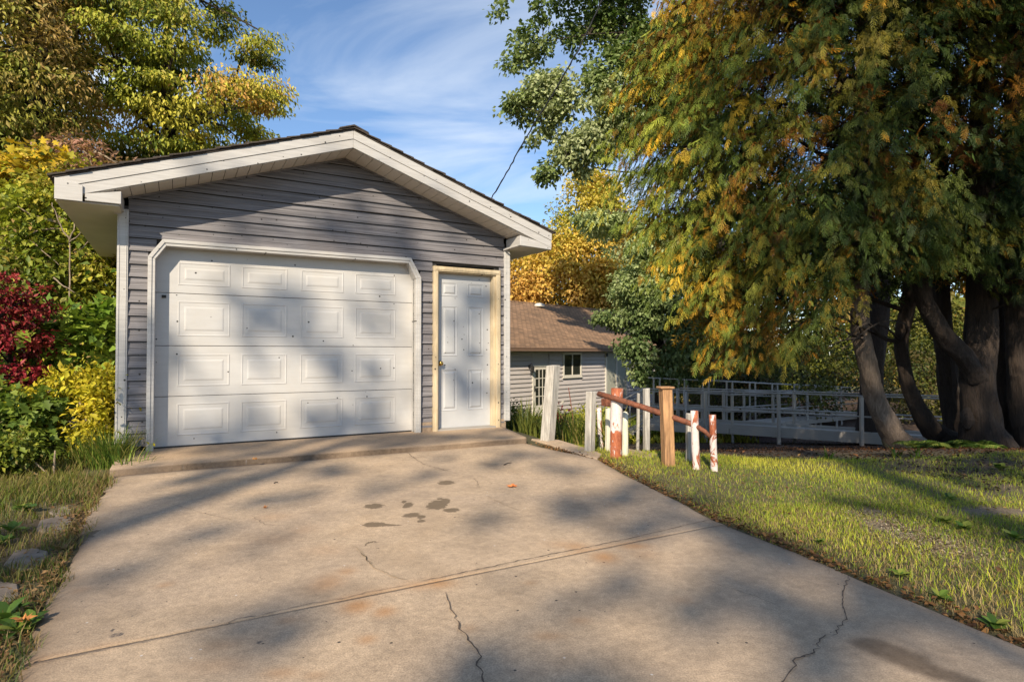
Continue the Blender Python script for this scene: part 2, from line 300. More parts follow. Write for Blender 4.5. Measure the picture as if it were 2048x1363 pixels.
def edge_noise(t, seed): return (0.055 if seed == 3 else 0.035)*snoise(np.stack([np.asarray(t, float), np.zeros(np.shape(t))], 1), 4.0, seed, 4)
def sL(t): return -0.29 + edge_noise(t, 3)
def sR(t): return np.interp(t, RE_T, RE_S) + edge_noise(t, 9)*0.6
gx = np.concatenate([-np.geomspace(12, 420, 30)[::-1], np.arange(-11.9, 16, 0.14), np.geomspace(16.2, 420, 30)])
gy = np.concatenate([-np.geomspace(6, 420, 24)[::-1], np.arange(-5.9, 12, 0.14), np.arange(12.1, 40, 0.6), np.geomspace(41, 500, 24)])
GX, GY = np.meshgrid(gx, gy); Zg = ground_z(GX, GY)
nxg, nyg = len(gx), len(gy)
ii = np.arange(nxg*nyg).reshape(nyg, nxg)
Fg = np.stack([ii[:-1,:-1].ravel(), ii[:-1,1:].ravel(), ii[1:,1:].ravel(), ii[1:,:-1].ravel()], 1)
pg = np.stack([GX.ravel(), GY.ravel()], 1)
n_a = snoise(pg, 1.1, 21)[:, None]; n_b = snoise(pg, 0.4, 22)[:, None]
col = np.array([0.095, 0.085, 0.034]) + 0.03*n_a*np.array([1, 0.9, 0.3]) + 0*pg[:, :1]                       # thatch under the lawn
mul = (1/(1+np.exp(-(pg[:, 1]-np.interp(pg[:, 0], YC_X, YC_Y)-0.9)*3)) * (pg[:, 0] > 0.2) * (1/(1+np.exp((pg[:, 1]-np.where(pg[:, 0] > 4.5, 46, 18.5))*1.2))))[:, None]
col = col*(1-mul) + mul*(np.array([0.060, 0.034, 0.020]) + 0.022*n_a)
yard = (1/(1+np.exp(-(pg[:, 1]-np.where(pg[:, 0] > 4.5, 46, 18.5))*1.0)))[:, None]; col = col*(1-yard) + yard*(np.array([0.12, 0.13, 0.024]) + 0.03*n_b)
for cx_, cy_, rx_, ry_, c_ in [(*(2.34, 3.862), 0.2, 0.2, (0.30, 0.235, 0.15)), (*(2.3, 3.577), 0.17, 0.2, (0.36, 0.28, 0.19)), (*(2.277, 3.35), 0.16, 0.16, (0.36, 0.28, 0.19)), (*(2.258, 3.149), 0.16, 0.14, (0.28, 0.21, 0.14)), (*(3.19, 3.984), 0.5, 0.2, (0.20, 0.15, 0.10)), (4.6, 5.75, 1.1, 0.6, (0.075, 0.048, 0.03)), (4.3, 4.7, 0.9, 0.3, (0.12, 0.09, 0.06)), (-2.75, 3.6, 0.4, 1.5, (0.11, 0.075, 0.04))]:
    w_ = np.exp(-(((pg[:, 0]-cx_)/rx_)**2 + ((pg[:, 1]-cy_)/ry_)**2)*1.2 + 0.5*n_a[:, 0]).clip(0, 1)[:, None]; col = col*(1-w_) + w_*np.array(c_)
ground = np_mesh('ground', np.stack([GX.ravel(), GY.ravel(), Zg.ravel()], 1), Fg, M['ground'], col=col.clip(0.01, 1), smooth=True); struct(ground)

# ------------------------------------------------------------------ driveway: two slabs, cracks and stains
WET = [(-0.935, 4.087, 0.065, 0.066, 1.0), (-0.754, 4.21, 0.018, 0.042, 1.0), (-0.709, 4.114, 0.034, 0.08, 1.0), (-0.513, 4.127, 0.069, 0.136, 1.0), (-0.468, 4.21, 0.035, 0.085, 1.0), (-0.4, 3.984, 0.053, 0.05, 1.0), (-0.64, 3.862, 0.058, 0.059, 1.0), (-0.574, 3.827, 0.029, 0.046, 1.0), (-0.524, 4.822, 0.064, 0.083, 1.0), (-0.835, 3.65, 0.067, 0.052, 1.0), (-0.751, 3.639, 0.079, 0.023, 1.0), (-0.562, 3.725, 0.025, 0.033, 1.0), (-0.513, 4.296, 0.018, 0.029, 1.0), (-0.766, 3.315, 0.044, 0.013, 1.0), (-0.79, 3.28, 0.008, 0.042, 1.0), (-0.716, 3.213, 0.016, 0.016, 1.0), (-2.434, 3.306, 0.077, 0.208, 1.0)]
OIL = [(-1.456, 2.23, 0.032, 0.024, 1.0), (-1.496, 2.262, 0.015, 0.02, 0.9), (-0.907, 2.18, 0.02, 0.022, 1.25), (-1.501, 2.394, 0.012, 0.014, 0.8), (-0.279, 2.522, 0.006, 0.015, 1), (-1.522, 2.147, 0.014, 0.011, 0.7)]
RUST = [(-0.846, 2.734, 0.059, 0.095, 0.75), (-0.793, 2.871, 0.038, 0.045, 0.6), (-0.638, 2.483, 0.054, 0.058, 0.9), (-0.511, 2.435, 0.037, 0.042, 0.95), (-0.325, 2.729, 0.059, 0.052, 1.1), (-0.389, 2.705, 0.09, 0.046, 0.6), (-0.87, 2.363, 0.043, 0.035, 0.7), (-0.526, 2.203, 0.029, 0.03, 0.75), (-0.159, 2.286, 0.027, 0.033, 0.6), (0.476, 3.073, 0.056, 0.067, 0.9), (0.656, 3.246, 0.07, 0.058, 0.8), (0.338, 3.238, 0.07, 0.067, 0.55), (0.259, 3.263, 0.109, 0.067, 0.4), (0.687, 3.118, 0.057, 0.062, 0.6), (-1.228, 3.537, 0.077, 0.089, 0.4), (-1.287, 3.35, 0.112, 0.107, 0.35), (-1.011, 3.181, 0.106, 0.08, 0.35), (-0.754, 1.971, 0.049, 0.03, 0.5), (-0.635, 1.956, 0.033, 0.024, 0.45), (0.131, 2.23, 0.048, 0.028, 0.5), (0.264, 2.354, 0.035, 0.026, 0.55), (-1.51, 3.804, 0.095, 0.069, 0.35), (0.727, 2.543, 0.055, 0.041, 0.4), (0.081, 2.734, 0.027, 0.024, 0.5), (-1.892, 2.649, 0.031, 0.033, 0.4), (-1.552, 2.705, 0.027, 0.028, 0.5), (-0.997, 2.018, 0.084, 0.045, 0.4), (-1.038, 2.155, 0.054, 0.036, 0.35)]
SPILL = [(1.282, 2.155, 0.065, 0.051, 1), (1.309, 2.112, 0.07, 0.056, 1), (1.338, 2.064, 0.072, 0.054, 1), (1.356, 2.002, 0.06, 0.038, 1), (1.397, 1.956, 0.065, 0.036, 0.9), (1.434, 1.921, 0.058, 0.029, 0.8)]
def ell(x, y, lst, soft):
    out = np.zeros(len(x))
    for X, Y, rx, ry, a in lst:
        d2 = ((x-X)/max(rx, 0.004))**2 + ((y-Y)/max(ry, 0.004))**2
        out = np.maximum(out, a*np.exp(-d2*0.7) if soft else 1 - 0.5*np.sqrt(d2))
    return out.clip(0, 2)
driveway = bpy.data.objects.new('driveway', None); C.objects.link(driveway); struct(driveway)
def slab(name, t0, t1, nt_, ns, zt):
    T = np.linspace(t0, t1, nt_) if t0 > -6 else np.concatenate([np.linspace(t0, -7.4, 14), np.linspace(-7.38, t1, nt_)]); U = np.linspace(0, 1, ns)
    L_, R_ = sL(T), sR(T); S = L_[:, None] + (R_-L_)[:, None]*U[None, :]; TT = np.repeat(T[:, None], ns, 1)
    wob = 0.004*snoise(np.stack([U*9, 0*U], 1), 3, 77, 3)
    if t1 < -1.5: TT[-1] += wob
    else: TT[0] += wob
    X, Y = to_world(S, TT)
    p = np.stack([S.ravel(), TT.ravel()], 1); Zt = zt + 0.0025*snoise(p, 1.2, 31, 3).reshape(S.shape)
    e = np.minimum(np.minimum(S-L_[:, None], R_[:, None]-S), 9); Zt -= 0.012*np.exp(-e/0.03)
    Xp = np.pad(X, 1, 'edge'); Yp = np.pad(Y, 1, 'edge'); Zp = np.pad(Zt, 1, 'edge'); Zp[0] -= 0.11; Zp[-1] -= 0.11; Zp[:, 0] -= 0.11; Zp[:, -1] -= 0.11
    ny, nx = Xp.shape; idx = np.arange(nx*ny).reshape(ny, nx)
    Fq = np.stack([idx[:-1,:-1].ravel(), idx[:-1,1:].ravel(), idx[1:,1:].ravel(), idx[1:,:-1].ravel()], 1)
    x, y = Xp.ravel(), Yp.ravel(); sp = np.pad(S, 1, 'edge').ravel(); tp = np.pad(TT, 1, 'edge').ravel(); ep = np.pad(e, 1, 'edge').ravel()
    nz = snoise(np.stack([sp, tp], 1), 6, 41, 3)
    dirt = np.exp(-ep/0.07)*(0.7+0.5*nz) + 0.7*np.exp(-np.abs(tp+1.12)/0.035)
    at = {'wet': np.maximum(ell(x, y, WET, False), ell(x, y, SPILL, False)*0.0), 'oil': ell(x, y, OIL, False)*0.8, 'rust': ell(x, y, RUST, True)*(0.75+0.45*nz), 'dirt': dirt.clip(0, 1)}
    at['dirt'] = np.maximum(at['dirt'], 0.75*np.exp(-np.abs(tp+4.587)/0.008)*(0.7+0.5*nz)).clip(0, 1)
    at['rust'] = np.maximum(at['rust'], 0.5*np.exp(-np.abs(tp+4.57)/0.03)*np.clip(nz+0.35, 0, 1)).clip(0, 1)
    at['dirt'] = np.maximum(at['dirt'], 0.85*np.clip((ell(x, y, SPILL, False)-0.38+0.12*nz)*3.2, 0, 1))
    at['dirt'] = np.maximum(at['dirt'], 0.30*np.clip(nz-0.5, 0, 1))
    return np_mesh(name, np.stack([x, y, Zp.ravel()], 1), Fq, M['concrete'], driveway, attrs=at)
slab('concrete_slab', -4.5855, -1.10, 170, 190, -0.058)
slab('concrete_slab', -12.0, -4.589, 180, 190, -0.060)
mb = MB(); mb.plate([to_world(s_, t_) for s_, t_ in ((-0.24, -4.61), (3.08, -4.61), (3.08, -4.56), (-0.24, -4.56))], -0.12, -0.0715); mb.build('joint_dirt', M['joint'], driveway)
def crack(pts, w, mat=M['crack'], seed=0, fork=True):
    r = random.Random(seed); P = [Vector((*p, 0)) for p in pts]; Q = []
    for a, b in zip(P[:-1], P[1:]):
        n = max(2, int((b-a).length/0.022))
        wv = (r.uniform(-1,1), r.uniform(3,7), r.uniform(0,6))
        for i in range(n): o_ = 0.012*wv[0]*math.sin(wv[1]*i/n*3+wv[2])*math.sin(PI*i/n) + r.gauss(0, 0.0028); Q.append(a.lerp(b, i/n) + Vector((-(b-a).y, (b-a).x, 0)).normalized()*o_)
    Q.append(P[-1]); V = []; F = []
    for i, q in enumerate(Q):
        d = (Q[min(i+1, len(Q)-1)] - Q[max(i-1, 0)]).normalized(); n = Vector((-d.y, d.x, 0)); k = min(1, i/4, (len(Q)-1-i)/4)
        ww = w*(0.35+0.9*r.random())*max(k, 0.05)
        V += [(q + n*ww/2 + Vector((0,0,-0.0535)))[:], (q - n*ww/2 + Vector((0,0,-0.0535)))[:]]
    F = [(2*i, 2*i+1, 2*i+3, 2*i+2) for i in range(len(Q)-1)]
    m = MB(); m.add(V, F); return m.build('crack', mat, driveway)
crack([(-0.292, 2.638), (-0.253, 2.468), (-0.219, 2.363), (-0.16, 2.184), (-0.124, 2.119), (-0.116, 2.034), (-0.089, 1.918), (-0.057, 1.766)], 0.006, seed=1)
crack([(1.594, 2.839), (1.452, 2.649), (1.375, 2.517), (1.299, 2.354), (1.197, 2.238), (1.114, 2.192), (1.045, 2.091), (0.96, 2.057), (0.907, 1.971), (0.857, 1.918), (0.787, 1.817)], 0.0055, seed=2)
crack([(-0.88, 3.28), (-0.789, 3.157), (-0.668, 2.924), (-0.561, 2.813), (-0.447, 2.729)], 0.007, M['crackfill'], 3); crack([(-0.802, 3.165), (-0.665, 2.91)], 0.004, seed=13)
crack([(-1.114, 6.326), (-0.924, 5.827), (-0.804, 5.569), (-0.643, 5.379), (-0.527, 5.244)], 0.006, seed=4); crack([(-0.188, 4.37), (-0.083, 4.182), (0.003, 4.022), (0.085, 3.934)], 0.006, M['crackfill'], 5)
crack([(-1.677, 3.862), (-1.489, 3.639), (-1.361, 3.618)], 0.003, seed=6); crack([(0.873, 2.807), (0.927, 2.694), (1.021, 2.595), (1.093, 2.468)], 0.0025, seed=7)
crack([(1.534, 2.924), (1.475, 2.826)], 0.004, seed=8); crack([(-2.406, 4.182), (-2.028, 3.922), (-1.664, 3.692)], 0.0025, seed=9)
crack([(-0.329, 5.014), (-0.276, 4.822), (-0.255, 4.594)], 0.004, seed=10)
# joint lip: ragged pale edge along the control joint
crack([(-1.643, 1.993), (-1.303, 2.18), (-0.934, 2.435), (-0.436, 2.717)], 0.0035, M['crack'], 11)
crack([(-0.438, 2.729), (0.091, 3.043), (0.627, 3.35), (1.298, 3.792)], 0.005, M['crack'], 12)

# ------------------------------------------------------------------ garage
ga = thing('detached_garage', 'weathered grey one-car garage with white panelled overhead door and low gable roof', 'garage', (DO[0], DO[1], 0.0), DRV_ANG)
# concrete apron in front of the doors (part of the ground)
def apron():
    ns = 150; s_ = np.linspace(-0.30, 4.02, ns); tf = np.interp(s_, [-0.3, 3.7, 3.74, 4.02], [-1.06, -1.20, -1.15, 0.12]); tf = tf + 0.012*snoise(np.stack([s_, 0*s_], 1), 7, 14, 4)
    V = []; at = []
    for v, (k, z) in enumerate([(0.0, -0.16), (0.0, -0.012), (0.012, 0.0), (0.25, 0.0), (0.5, 0.0), (0.75, 0.0), (1.0, 0.0)]):
        t_ = tf + (0.3-tf)*k; x, y = to_world(s_, t_); V.append(np.stack([x, y, np.full(ns, z) + (0.003*snoise(np.stack([s_, t_], 1), 2, 15) if z > -0.1 else 0)], 1))
        at.append(np.clip((0.9 if v < 2 else 0.2 if v == 2 else 0.0) + 0.25*snoise(np.stack([s_, t_], 1), 5, 16), 0, 1) * (1 if v < 3 else 0.6))
    n = len(V); idx = np.arange(n*ns).reshape(n, ns); F = np.stack([idx[:-1,:-1].ravel(), idx[:-1,1:].ravel(), idx[1:,1:].ravel(), idx[1:,:-1].ravel()], 1)
    o = np_mesh('apron_slab', np.concatenate(V), F, M['concrete'], None, attrs={'dirt': np.concatenate(at), 'rust': np.zeros(n*ns)+0.12, 'wet': np.zeros(n*ns), 'oil': np.zeros(n*ns)}); struct(o)
apron()
m = MB(); m.plate([(0.343, 6.995), (0.228, 7.237), (0.559, 7.155), (0.83, 6.489), (0.922, 6.171), (0.83, 5.882), (0.655, 6.263)], -0.16, -0.052); o = m.build('side_slab', M['concrete'], None, bevel=0.008); struct(o)
m = MB(); m.plate([(1.054, 6.408), (1.374, 5.996), (1.534, 6.284), (1.247, 6.704)], -0.25, -0.075); o = m.build('step_slab', M['block'], None, bevel=0.01); struct(o)
AP_S, AP_Z, SLP = 1.88, 3.262, 0.345
def gable(s): return AP_Z - SLP*abs(s-AP_S) - 0.012
# front backing sheet with openings is made of pieces so that the doors are not blocked
m = MB()
for p in ([(-0.24,-0.06),(-0.03,-0.06),(-0.03,2.10),(-0.24,2.10)], [(2.75,-0.06),(3.045,-0.06),(3.045,2.10),(2.75,2.10)], [(3.865,-0.06),(4.0,-0.06),(4.0,2.10),(3.865,2.10)], [(-0.24,2.10),(4.0,2.10),(4.0,2.50),(AP_S,3.235),(-0.24,2.50)]):
    m.prism(p, -0.080, -0.05)
m.build('wall_sheathing', M['cavity'], ga)
m = MB(); m.box(-0.30, -0.24, -0.05, 6.4, -0.06, 2.45); m.box(4.0, 4.06, -0.05, 6.4, -0.06, 2.45); m.prism([(-0.30,-0.06),(4.06,-0.06),(4.06,2.45),(AP_S,3.22),(-0.30,2.45)], 6.4, 6.5); m.build('wall', M['siding'], ga)
# siding boards, one object each
CH = 0.130; z0 = 0.045; k = 0
while z0 < 3.24:
    z1 = z0 + CH; zm = z0 + 0.06
    if zm < 2.135:
        ch = max(0.0, zm-1.93)/0.19
        segs = [(-0.246, -0.075 + 0.11*min(ch, 1)), (2.815 - 0.11*min(ch, 1), 2.982 if zm < 2.06 else 3.955), (3.93, 4.002)]
        if zm >= 2.06: segs = [segs[0], (2.70, 4.002)]
        if zm < 0.10: segs = [segs[0]]
    else: segs = [(-0.246, 4.002)]
    for a, b in segs:
        def clip(s0, s1, z):
            h = (AP_Z - 0.012 - z)/SLP; return max(s0, AP_S-h), min(s1, AP_S+h)
        a0, b0 = clip(a, b, z0+0.004); a1, b1 = clip(a, b, min(z1, 3.245))
        if b0-a0 < 0.02: continue
        if b1 < a1: a1 = b1 = (a1+b1)/2
        sag = 0.006 if (k == 20) else 0.0
        jz = random.uniform(-0.0025, 0.0025); tb = -0.117 - random.uniform(0, 0.003) - sag; tt = -0.096
        zt = min(z1, 3.245); N = max(2, int((b0-a0)/0.35)); V = []; F = []
        for i in range(N+1):
            f = i/N; sb = a0+(b0-a0)*f; st = a1+(b1-a1)*f; wz = jz + 0.0022*math.sin(sb*2.3+k*1.7)
            dz = -0.010 if (k == 20 and 1.9 < sb < 3.2) else 0
            V += [(sb, tb+0.012, z0+0.006+wz), (sb, tb, z0+0.005+wz-dz*0.6), (sb, tb+0.001, z0+0.016+wz), (sb+(st-sb)*0.54, tt-0.006, z0+(zt-z0)*0.54), (sb+(st-sb)*0.57, tt-0.009, z0+(zt-z0)*0.57), (st, tt, zt)]
        for i in range(N):
            q = 6*i
            for j in range(5): F.append((q+j, q+j+1, q+7+j, q+6+j))
        mb = MB(); mb.add(V, F); mb.build('siding_board', M['siding'], ga)
    z0 = z1; k += 1
m = MB(); m.box(2.832, 2.978, -0.112, -0.05, -0.05, 0.115); m.build('foundation_block', M['block'], ga, bevel=0.004)
m = MB(); m.box(3.90, 4.03, -0.115, 0.3, -0.09, 0.10); m.build('foundation_block', M['block'], ga, bevel=0.004)
# corner trim
for s0, s1, zb, zt in ((-0.337, -0.243, 0.03, 2.40), (4.0, 4.088, 0.075, 2.38)):
    m = MB(); m.box(s0, s1, -0.128, -0.09, zb, zt); sd = s0 if s0 < 0 else s1-0.006; m.box(sd, sd+0.006, -0.0895, 0.03, zb, zt-0.002)
    m.box(s0+0.012, s0+0.022, -0.134, -0.1285, zb, zt); m.box(s1-0.022, s1-0.012, -0.134, -0.1285, zb, zt); m.build('corner_trim', M['fascia'], ga, bevel=0.003)
# overhead door
od = MB(); od.box(-0.03, 2.775, 0.046, 0.05, 0.0, 2.09); od = od.build('overhead_door', M['cavity'], ga)
ZS = [0.012, 0.527, 1.052, 1.600, 2.085]
COLS = ((0.190,0.687), (0.800,1.272), (1.416,1.902), (2.038,2.540)); ROWS = ((0.105, 0.44), (0.10, 0.44), (0.10, 0.47), (0.085, 0.328))
def raised(x0, x1, za, zb, t, prof):
    V = []; F = []
    for ins, d in prof: V += [(x0+ins, t+d, za+ins), (x1-ins, t+d, za+ins), (x1-ins, t+d, zb-ins), (x0+ins, t+d, zb-ins)]
    for l in range(len(prof)-1):
        for j in range(4): F.append((4*l+j, 4*l+(j+1) % 4, 4*l+4+(j+1) % 4, 4*l+4+j))
    l = 4*(len(prof)-1); F.append((l, l+1, l+2, l+3)); m = MB(); m.add(V, F); return m
for r in range(4):
    m = MB(); m.box(-0.028, 2.772, 0.0, 0.044, ZS[r]+0.0025, ZS[r+1]-0.0025); m.build('door_section', M['white'], od, bevel=0.0025)
    for c0, c1 in COLS:
        raised(c0, c1, ZS[r]+ROWS[r][0], ZS[r]+ROWS[r][1], 0.0, [(0,0.001),(0.004,-0.004),(0.012,-0.0045),(0.020,-0.0006),(0.060,-0.001),(0.064,-0.003),(0.074,-0.0055),(0.080,-0.006)]).build('raised_panel', M['white'], od)
m = MB(); m.box(-0.028, 2.772, -0.006, 0.04, 0.0, 0.0135); m.build('bottom_seal', M['black'], od)
m = MB(); m.box(0.045, 0.085, -0.012, 0.0, 1.545, 1.575); m.tube([(0.05,-0.016,1.555),(0.08,-0.016,1.567)], 0.008, 6); m.build('hinge_bracket', M['blackmetal'], od)
# white casing with clipped corners
OC = [(-0.075,-0.03), (-0.075,1.945), (0.052,2.128), (2.685,2.140), (2.815,1.905), (2.815,-0.045)]
IC = [(-0.010,-0.03), (-0.010,1.922), (0.085,2.062), (2.655,2.074), (2.750,1.890), (2.750,-0.045)]
for i in range(5):
    m = MB(); m.prism([OC[i], OC[i+1], IC[i+1], IC[i]][::-1], -0.150, -0.092); m.build('door_casing', M['fascia'], ga, bevel=0.004)
MC = [((a[0]*0.45+b[0]*0.55), (a[1]*0.45+b[1]*0.55)) for a, b in zip(OC, IC)]
for i in range(5):
    m = MB(); m.prism([OC[i], OC[i+1], MC[i+1], MC[i]][::-1], -0.160, -0.1505); m.build('casing_moulding', M['fascia'], ga, bevel=0.003)
    m = MB(); e = [(p[0] + (-0.012 if p[0] < 1 else 0.012), p[1]+0.010) for p in IC]; m.prism([e[i], e[i+1], IC[i+1], IC[i]][::-1], -0.0915, -0.002); m.build('door_jamb', M['fascia'], ga)
# entry door
ed = MB(); ed.box(3.066, 3.832, -0.040, 0.004, 0.020, 1.992); ed = ed.build('entry_door', M['entry'], ga, bevel=0.003)
PR = [(0,0.001),(0.006,-0.006),(0.014,-0.002),(0.030,0.0005),(0.034,-0.001),(0.050,-0.010),(0.054,-0.0105)]
for x0, x1 in ((3.128,3.352), (3.496,3.728)):
    for za, zb in ((1.705,1.885), (0.935,1.582), (0.235,0.768)): raised(x0, x1, za, zb, -0.0405, PR).build('door_panel', M['entry'], ed)
m = MB(); m.tube([(3.108,-0.045,0.845),(3.108,-0.052,0.845)], 0.032, 14); m.tube([(3.108,-0.052,0.845),(3.108,-0.075,0.845)], 0.012, 10)
m.tube([(3.108,-0.072,0.845),(3.108,-0.080,0.845),(3.108,-0.092,0.845),(3.108,-0.104,0.845),(3.108,-0.112,0.845)], [0.014,0.025,0.030,0.026,0.012], 14); m.build('door_knob', M['brass'], ed, smooth=True)
for x0, x1, za, zb in ((2.984,3.046,-0.012,2.068), (3.868,3.930,-0.016,2.068)):
    m = MB(); m.box(x0, x1, -0.150, -0.088, za, zb-0.0625); m.build('entry_casing', M['casing'], ga, bevel=0.004)
    xm = x0+0.020 if x0 < 3.5 else x0+0.004
    m = MB(); m.box(xm, xm+0.034, -0.157, -0.1505, za+0.01, zb-0.08); m.build('casing_moulding', M['casing'], ga, bevel=0.003)
m = MB(); m.box(2.984, 3.930, -0.150, -0.088, 2.006, 2.068); m.build('entry_casing', M['casing'], ga, bevel=0.004)
m = MB(); m.box(3.01, 3.905, -0.157, -0.1505, 2.022, 2.055); m.build('casing_moulding', M['casing'], ga, bevel=0.003)
m = MB(); m.box(3.0465, 3.064, -0.120, 0.0, 0.02, 2.0055); m.box(3.834, 3.8675, -0.120, 0.0, 0.02, 2.0055); m.box(3.064, 3.834, -0.120, 0.0, 1.994, 2.0055); m.build('entry_jamb', M['casing'], ga)
m = MB(); m.box(3.0465, 3.8675, -0.145, 0.0, -0.012, 0.018); m.box(3.09, 3.82, -0.115, -0.05, 0.0185, 0.024); m.build('threshold', M['alu'], ga, bevel=0.002)
# fascia, eave returns, soffits
def zt(s): return 3.452 - 0.3405*abs(s-1.88)
def zb_(s): return 3.260 - 0.3405*abs(s-1.88)
for sg, se in ((-1, -0.780), (1, 4.508)):
    for f0, f1, t0, nm in ((0.0, 0.50, -0.500, 'fascia_board'), (0.505, 1.0, -0.508, 'fascia_band')):
        q = [(1.88+0.001*sg, zb_(1.88)+(zt(1.88)-zb_(1.88))*f0), (se, zb_(se)+(zt(se)-zb_(se))*f0), (se, zb_(se)+(zt(se)-zb_(se))*f1), (1.88+0.001*sg, zb_(1.88)+(zt(1.88)-zb_(1.88))*f1)]
        m = MB(); m.prism(q, t0, -0.474); m.build(nm, M['fascia'], ga, bevel=0.003)
    # boxed return at the eave
    if sg < 0:
        m = MB(); m.prism([(-0.782,2.352),(-0.575,2.352),(-0.575,2.50),(-0.782,2.545)], -0.520, -0.5095); m.build('return_cap', M['fascia'], ga, bevel=0.002)
        m = MB(); m.prism([(-0.560,2.366),(-0.282,2.366),(-0.282,2.486),(-0.560,2.43)], -0.502, -0.12); m.build('eave_return', M['fascia'], ga, bevel=0.003)
        m = MB(); m.box(-0.36, -0.30, -0.14, -0.128, 2.34, 2.42); m.build('trim_flap', M['fascia'], ga)
    else:
        m = MB(); m.prism([(4.03,2.362),(4.506,2.342),(4.506,2.40),(4.03,2.49)], -0.496, -0.12); m.build('eave_return', M['fascia'], ga, bevel=0.003)
        m = MB(); m.tube([(4.05,-0.485,2.372),(4.02,-0.30,2.366),(3.99,-0.125,2.352)], 0.012, 6); m.build('flashing_strip', M['fascia'], ga)
    x0, x1 = (-0.780, -0.300) if sg < 0 else (4.06, 4.506)
    m = MB(); m.box(x0, x1, -0.118, 6.4, 2.352, 2.362); m.build('eave_soffit', M['soffit'], ga)
    m = MB(); m.box(x0 if sg < 0 else x1-0.02, x0+0.02 if sg < 0 else x1, -0.47, 6.45, 2.364, 2.54); m.build('eave_fascia', M['fascia'], ga)
    m = MB(); m.box(x0, x1, -0.47, -0.1185, 2.352, 2.361); m.build('eave_soffit', M['soffit'], ga)
    # vented soffit strips following the slope, one piece each
    W_ = 0.1165; s_ = 0.0; lim = abs(se-1.88)
    while s_ < lim-0.02:
        a = 1.88+sg*(s_+0.003); b = 1.88+sg*min(s_+W_-0.003, lim)
        def zz(s): return 3.256 - 0.3425*abs(s-1.88)
        m = MB(); q = [(a, zz(a)), (b, zz(b)), (b, zz(b)+0.012), (a, zz(a)+0.012)]; m.prism(q if sg > 0 else q[::-1], -0.473, -0.098)
        mid = 1.88+sg*(s_+W_*0.5); q = [(mid-0.004, zz(mid)-0.001), (mid+0.004, zz(mid)-0.001), (mid+0.004, zz(mid)+0.004), (mid-0.004, zz(mid)+0.004)]
        m.build('soffit_strip', M['soffit'], ga); s_ += W_
    m = MB(); q = [(1.88, zz(1.88)+0.016), (se, zz(se)+0.016), (se, zz(se)+0.03), (1.88, zz(1.88)+0.03)]; m.prism(q if sg > 0 else q[::-1], -0.47, -0.09); m.build('soffit_backing', M['cavity'], ga)
    # dark J-channel under the soffit on the wall
    m = MB(); q = [(1.88, zz(1.88)-0.022), (1.88+sg*2.13, zz(1.88+2.13)-0.022), (1.88+sg*2.13, zz(1.88+2.13)-0.002), (1.88, zz(1.88)-0.002)]; m.prism(q if sg > 0 else q[::-1], -0.126, -0.099); m.build('wall_channel', M['siding'], ga)
# roof deck and shingle courses
for sg, se in ((-1, -0.80), (1, 4.53)):
    q = [(1.88, zt(1.88)+0.002), (se, zt(se)+0.002), (se, zt(se)+0.016), (1.88, zt(1.88)+0.016)]
    m = MB(); m.prism(q if sg > 0 else q[::-1], -0.515, 6.55); m.build('roof_deck', M['shingle'], ga)
    n = 20; L = abs(se-1.88)
    for i in range(n):
        a = 1.88+sg*(L*(i/n)); b = 1.88+sg*(L*((i+1)/n)+0.035)
        up = 0.018; V = []; F = []; J = 40
        ts = [-0.535+random.uniform(-0.012, 0.012)] + [-0.4+7.0*j/J for j in range(J)]
        for t in ts:
            dz = random.uniform(-0.003, 0.004); lip = random.uniform(0, 0.006)
            V += [(a, t, zt(a)+up+0.001), (b, t, zt(b)+up+0.008+dz), (b, t, zt(b)+up+0.022+dz+lip), (a, t, zt(a)+up+0.010)]
        for j in range(len(ts)-1):
            for e in range(4): F.append((4*j+e, 4*j+(e+1) % 4, 4*j+4+(e+1) % 4, 4*j+4+e))
        F.append((0,1,2,3)); mb = MB(); mb.add(V, F); mb.build('shingle_course', M['shingle'], ga)
m = MB(); m.prism([(1.72, zt(1.72)+0.040), (1.88, zt(1.88)+0.040), (2.04, zt(2.04)+0.040), (2.04, zt(2.04)+0.052), (1.88, zt(1.88)+0.056), (1.72, zt(1.72)+0.052)], -0.545, 6.55); m.build('ridge_cap', M['shingle'], ga)

# ------------------------------------------------------------------ house beyond
HA = math.atan2(0.7445269, 0.66759246)
ho = thing('house', 'low grey sided house with brown shingled roof and white glazed door, beyond the garage', 'house', (-0.116, 23.3, 0.0), HA)
HL, HR = -7.0, 15.5
m = MB(); m.box(HL, HR, 0.0, 9.8, -1.9, 1.12); m.build('wall', M['hsiding'], ho)
# lap siding, joined: each course is under ten pixels tall
z = -1.62; m = MB(); c_ = 0
while z < 0.99:
    for a, b in ((HL, 1.36), (2.47, 3.40 if z+0.15 > -0.12 else 6.70), (4.83, 6.70), (8.64, 9.18 if -0.1 < z+0.1 < 0.5 else HR), (9.95, HR)):
        if (a == 4.83 and z+0.15 <= -0.12) or (a == 9.95 and not (-0.1 < z+0.1 < 0.5)): continue
        m.add([(a,-0.052,z),(b,-0.052,z),(b,-0.050,z+0.03),(a,-0.050,z+0.03),(b,-0.006,z+0.172),(a,-0.006,z+0.172),(a,-0.004,z),(b,-0.004,z)], [(6,7,1,0),(0,1,2,3),(3,2,4,5)])
    z += 0.175; c_ += 1
o = m.build('siding', M['hsiding'], ho); stuff(o)
